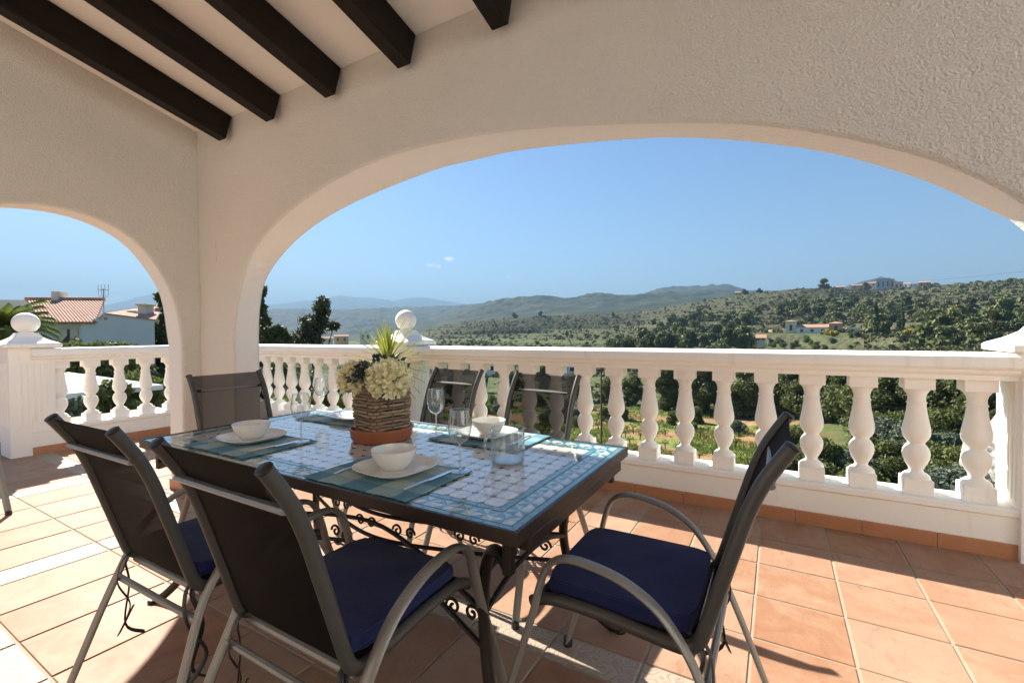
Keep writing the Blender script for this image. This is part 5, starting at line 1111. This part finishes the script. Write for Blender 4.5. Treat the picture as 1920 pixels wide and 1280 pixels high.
for px, d, s in [(1722, 168, .7), (1705, 165, .5), (1733, 165, .8), (1560, 163, .6)]:
    p = tp(px, d); r = np.random.default_rng(int(px)); tree('flowering_bush', 'yellow flowering bush on the lower hillside near the tiled houses', 'bush', p, [(r.normal()*1.6*s, r.normal()*1.6*s, 1.4*s+r.random()*s, 1.5*s, 1.5*s, 1.2*s) for k in range(6)], 70, 0.4, bloom_m, (1.5, .12), 'yellow flowering bushes on the hillside')
for i in range(26):
    q = rh.uniform(1420, 1610); dd = rh.uniform(138, 186); p = tp(q, dd); plant(NEARL[i % 4], (p.x, p.y, p.z-0.1), rh.uniform(0.5, 1.0), 'rounded bush in the garden on the slope below the hillside villa', 'bush', 'garden bushes below the hillside villa')
# scrub: uncountable low growth on the slopes
def scrub():
    n = 15000; r = np.random.default_rng(4); px = r.uniform(780, 2050, n); d = np.exp(r.uniform(math.log(100), math.log(620), n)); px = np.concatenate([px, r.uniform(820, 2100, 1500), r.uniform(800, 1330, 16000)]); d = np.concatenate([d, r.uniform(60, 110, 1500), r.uniform(150, 600, 16000)]); n = len(d)
    az = np.interp(px, _PXS, _AZ); u = d*np.sin(az); v = d*np.cos(az); z = terr(u, v); fr = terr.frac
    edge = (fr > 0.86) | (fr < 0.03); pat = vnoise(u/14, v/14, 8)+0.5*vnoise(u/4, v/4, 9)
    left = (px < 1330) & (d > 120); ok = np.where(left, ((fr > 0.90) & (vnoise(u/20, v/20, 31) > 0.30) & (r.random(n) < 0.75)) | (r.random(n) < 0.03), (pat > 0.66) | (edge & (r.random(n) < 0.55)))
    ok &= ~((px > 1430) & (px < 1600) & (d > 140) & (d < 197)); u, v, d, z = u[ok], v[ok], d[ok], z[ok]; n = len(u)
    k = 12; s = (0.5+1.1*r.random(n)**2)*np.clip(d/170, 0.6, 1.5)*np.where((np.interp(np.arctan2(u, v), _AZ, _PXS) < 1300) & (d > 120), 0.62, 1.0)
    c = np.repeat(np.stack([u, v, z], 1), k, 0); S = np.repeat(s, k)[:, None]; m = n*k; dd = r.normal(size=(m, 3)); dd /= np.linalg.norm(dd, axis=1)[:, None]; dd[:, 2] = np.abs(dd[:, 2])*0.8
    c = c+dd*S*0.8; nr = dd+r.normal(size=(m, 3))*0.5; nr /= np.linalg.norm(nr, axis=1)[:, None]; a = np.cross(nr, r.normal(size=(m, 3))); a /= np.linalg.norm(a, axis=1)[:, None]; b = np.cross(nr, a)
    Q = np.stack([c-a*S*.5, c-b*S*.4, c+a*S*.5, c+b*S*.4], 1); t = np.repeat(r.random(n), k)*0.75+0.25*r.random(m)
    o = np_mesh('scrub', Q.reshape(-1, 3), np.arange(m*4).reshape(-1, 4), scrub_m, t); tag(o, 'low dry scrub covering the terraced slopes', 'scrub', None, 'stuff')
scrub()
def grass():
    r = np.random.default_rng(12); n = 26000; px = r.uniform(820, 1700, n); d = np.exp(r.uniform(math.log(20), math.log(62), n)); az = np.interp(px, _PXS, _AZ); u = d*np.sin(az); v = d*np.cos(az)
    ok = vnoise(u/5, v/2.4, 18)+0.4*vnoise(u/1.2, v/1.2, 19) > 0.70; u, v, d = u[ok], v[ok], d[ok]; z = terr(u, v); n = len(u); k = 5; m = n*k
    c = np.repeat(np.stack([u, v, z], 1), k, 0)+np.concatenate([r.normal(size=(m, 2))*0.14, np.zeros((m, 1))], 1); th = r.uniform(0, 6.28, m); h = r.uniform(.12, .38, m); a = np.stack([np.cos(th), np.sin(th), np.zeros(m)], 1)*0.035; tip = np.stack([r.normal(size=m)*.1, r.normal(size=m)*.1, h], 1)
    Q = np.stack([c-a, c+a, c+tip], 1); o = np_mesh('grass', Q.reshape(-1, 3), np.arange(m*3).reshape(-1, 3), lime_m, np.repeat(r.random(n), k)); tag(o, 'rough grass and weeds between the vineyard rows', 'grass', None, 'stuff')
grass()

# ------------------------------------------------------------------ far buildings
def gbox(root, w, dp, h, ox=0, oy=0, oz=0, mat=None, roof='gable', rh_=0.9, wins=2):
    mb = MB(); mb.box(ox-w/2, ox+w/2, oy-dp/2, oy+dp/2, oz-2.5, oz+h); wl = mb.build('wall', mat or cream_m, root); mb = MB(); e = 0.3
    if roof == 'gable':
        v = [(ox-w/2-e, oy-dp/2-e, oz+h), (ox+w/2+e, oy-dp/2-e, oz+h), (ox+w/2+e, oy+dp/2+e, oz+h), (ox-w/2-e, oy+dp/2+e, oz+h), (ox-w/2-e, oy, oz+h+rh_), (ox+w/2+e, oy, oz+h+rh_)]
        mb.raw(v, [(0, 1, 5, 4), (2, 3, 4, 5), (0, 4, 3), (1, 2, 5), (3, 2, 1, 0)], smooth=False)
    elif roof == 'hip':
        v = [(ox-w/2-e, oy-dp/2-e, oz+h), (ox+w/2+e, oy-dp/2-e, oz+h), (ox+w/2+e, oy+dp/2+e, oz+h), (ox-w/2-e, oy+dp/2+e, oz+h), (ox, oy, oz+h+rh_)]
        mb.raw(v, [(0, 1, 4), (1, 2, 4), (2, 3, 4), (3, 0, 4), (3, 2, 1, 0)], smooth=False)
    else: mb.box(ox-w/2-.1, ox+w/2+.1, oy-dp/2-.1, oy+dp/2+.1, oz+h+0.002, oz+h+.3)
    mb.build('roof', roof_m if roof != 'flat' else rend_m, root)
    for k in range(wins):
        x = ox-w/2+w*(k+0.5)/wins; MB().box(x-.45, x+.45, oy-dp/2-.04, oy-dp/2-.004, oz+h*.35, oz+h*.75).build('window', pane_m, root)
def face(px, d, lab, cat='house', name='far_house', dz=0.0, group=None):
    p = tp(px, d); return thing(name, lab, cat, (p.x, p.y, p.z+dz), -az_px(px), group)
def zrow(px, row, d): return at_d(px, row, d).z
k200 = 200/853
vl = face(1510, 200, 'cream villa with a square tower and clay roofs on the hillside', 'villa', 'hill_villa'); vz = zrow(1510, 634, 200)-vl.location.z; vl.location.z += vz+1.0
gbox(vl, 9.5, 7, 2.6, 2.0, 0, 0.4, rend_m, 'gable', 1.1, 3); gbox(vl, 3.6, 3.6, 5.3, -4.5, -1, 0, cream_m, 'hip', .5, 1); gbox(vl, 4.0, 4.0, 3.7, 9.0, -1, 0.6, orange_m, 'hip', .7, 1); gbox(vl, 4.2, 4, 2.4, 14.5, 0, 0, rend_m, 'flat', 0, 1)
ax_ = face(1466, 205, 'long low outbuilding with clay roof left of the hillside villa', 'building', 'outbuilding'); ax_.location.z = zrow(1466, 630, 205); gbox(ax_, 8.5, 5, 1.6, 0, 0, 0, orange_m, 'gable', 1.0, 2)
ht = face(1692, 160, 'small hut with a pink clay roof among the trees right of the villa', 'hut', 'hut'); ht.location.z = zrow(1692, 644, 160); gbox(ht, 2.8, 2.5, 0.8, 0, 0, 0, cream_m, 'gable', .5, 1); gbox(ht, 0.9, 0.9, 1.3, -3.3, 0, 0, rend_m, 'flat', 0, 0)
wh = face(1916, 190, 'white house at the right edge of the picture, on the slope', 'house'); wh.location.z = zrow(1916, 622, 190); gbox(wh, 4, 4, 2.2, 0, 0, 0, rend_m, 'gable', .9, 1)
ab = face(1655, 475, 'grey apartment block standing out on the crest of the hill', 'apartment block', 'apartment_block'); ab.location.z = zrow(1655, 546, 475); gbox(ab, 8.5, 9, 9.8, 0, 0, 0, M_plain_noise('grey_render', (.36, .37, .39), (.44, .45, .46), 1, .9), 'flat', 0, 3); gbox(ab, 2.5, 9, 9.0, 5.6, 0, 0, orange_m, 'flat', 0, 1); gbox(ab, 5, 8, 6.5, 9.6, 1, 0, cream_m, 'flat', 0, 2)
for px, d, row, w_, h, m, rf, lab in [(1608, 490, 540, 9, 4, orange_m, 'gable', 'orange roofed house on the crest left of the apartment block'), (1632, 492, 536, 7, 4, cream_m, 'gable', 'cream house touching the apartment block on its left'), (1690, 490, 538, 10, 4, rend_m, 'gable', 'white terraced houses on the crest right of the apartment block'), (1712, 488, 536, 5, 3, rend_m, 'flat', 'small white cube house on the crest'), (1732, 490, 535, 7, 4, orange_m, 'gable', 'rightmost tiled house on the crest'), (1575, 492, 541, 6, 3, orange_m, 'gable', 'low tiled house on the crest near the large dark tree'), (1384, 510, 551, 6, 3, orange_m, 'gable', 'tiled house on the skyline where the two hills meet')]:
    o = face(px, d, lab); o.location.z = zrow(px, row, d)-1.2; gbox(o, w_, 6, h-0.6, 0, 0, 0, m, rf, 1.0, 2)
for px, d, row, w_, h, m, lab in [(1020, 100, 702, 3.4, 2.2, rend_m, 'white farmhouse showing above the right chair back'), (1066, 104, 700, 3.0, 2.0, rend_m, 'smaller white farmhouse right of the other, beyond the vineyard'), (915, 112, 700, 3.4, 2.6, rend_m, 'white building behind the top of the middle chair back'), (685, 240, 642, 5, 5, rend_m, 'white block like house in the valley left of the middle post'), (640, 260, 643, 7, 3.6, orange_m, 'orange house in the valley between the pine and the post'), (612, 250, 645, 6, 3, cream_m, 'pale house in the valley beside the ragged pine'), (1427, 150, 639, 2.2, 0.9, cream_m, 'small pale house at the foot of the hill left of the villa')]:
    o = face(px, d, lab); o.location.z = zrow(px, row, d); gbox(o, w_, 4, h, 0, 0, 0, m, 'gable' if m is not rend_m else 'flat', 1, 2)
# pale rock face at the lower right
def rock():
    p = tp(1893, 27); root = MB(); bm = bmesh.new(); bmesh.ops.create_icosphere(bm, subdivisions=4, radius=1)
    for v in bm.verts:
        n = noise.noise(v.co*2.1)*0.35+noise.noise(v.co*6)*0.12; v.co = Vector((v.co.x*1.3, v.co.y*1.2, v.co.z*2.3))*(1+n)
    o = MB().take(bm, smooth=False).build('rock_face', M_plain_noise('pale_rock', (.42, .38, .30), (.62, .58, .50), 1.5, .95, .8, 4, .2, 0, 6, .1)); o.location = (p.x, p.y, p.z+1.6); tag(o, 'pale crumbling rock on the slope seen beside the right post', 'rock')
rock()
def pole(px, d, row, lab):
    p = tp(px, d); h = zrow(px, row, d)-p.z; root = thing('utility_pole', lab, 'pole', p, -az_px(px)); MB().tube([(0, 0, -.5), (0, 0, h)], 0.075, seg=8, r_end=0.055).build('shaft', bark_m, root); MB().box(-.5, .5, -.05, .05, h-.5, h-.4).build('crossarm', bark_m, root); return p+Vector((0, 0, h-.4))
pole(1127, 36, 682, 'thin wooden pole at the vineyard, between two balusters'); 
a = pole(1794, 150, 614, 'wooden utility pole on the wooded slope at the right'); b = tp(2100, 90)+Vector((0, 0, 30))
for k, (y0, y1) in enumerate(((520, 505), (534, 520))):
    p0, p1 = at_d(1560, y0+14, 130), at_d(1960, y1, 75); mid = (p0+p1)/2-Vector((0, 0, .5)); o = MB().tube(cr([p0, mid, p1], 10), 0.012, seg=5).build('power_cable', plug_m); tag(o, ('upper' if k == 0 else 'lower')+' thin cable crossing the sky above the right hill', 'cable')

# ------------------------------------------------------------------ haze
mb = MB(); mb.box(-9600, 9600, -9600, 9600, -420, 720); hz = mb.build('haze', [bpy.data.materials.new('haze_air')]); tag(hz, 'pale blue haze over the valley', 'haze', None, 'stuff')
hm = hz.data.materials[0]; hm.use_nodes = True; hn = hm.node_tree; hn.nodes.remove(hn.nodes['Principled BSDF']); pv = hn.nodes.new('ShaderNodeVolumePrincipled')
pv.inputs['Color'].default_value = (0.245, 0.39, 0.545, 1); pv.inputs['Density'].default_value = 2.8e-4; pv.inputs['Anisotropy'].default_value = 0.1
hn.links.new(pv.outputs[0], hn.nodes['Material Output'].inputs['Volume'])
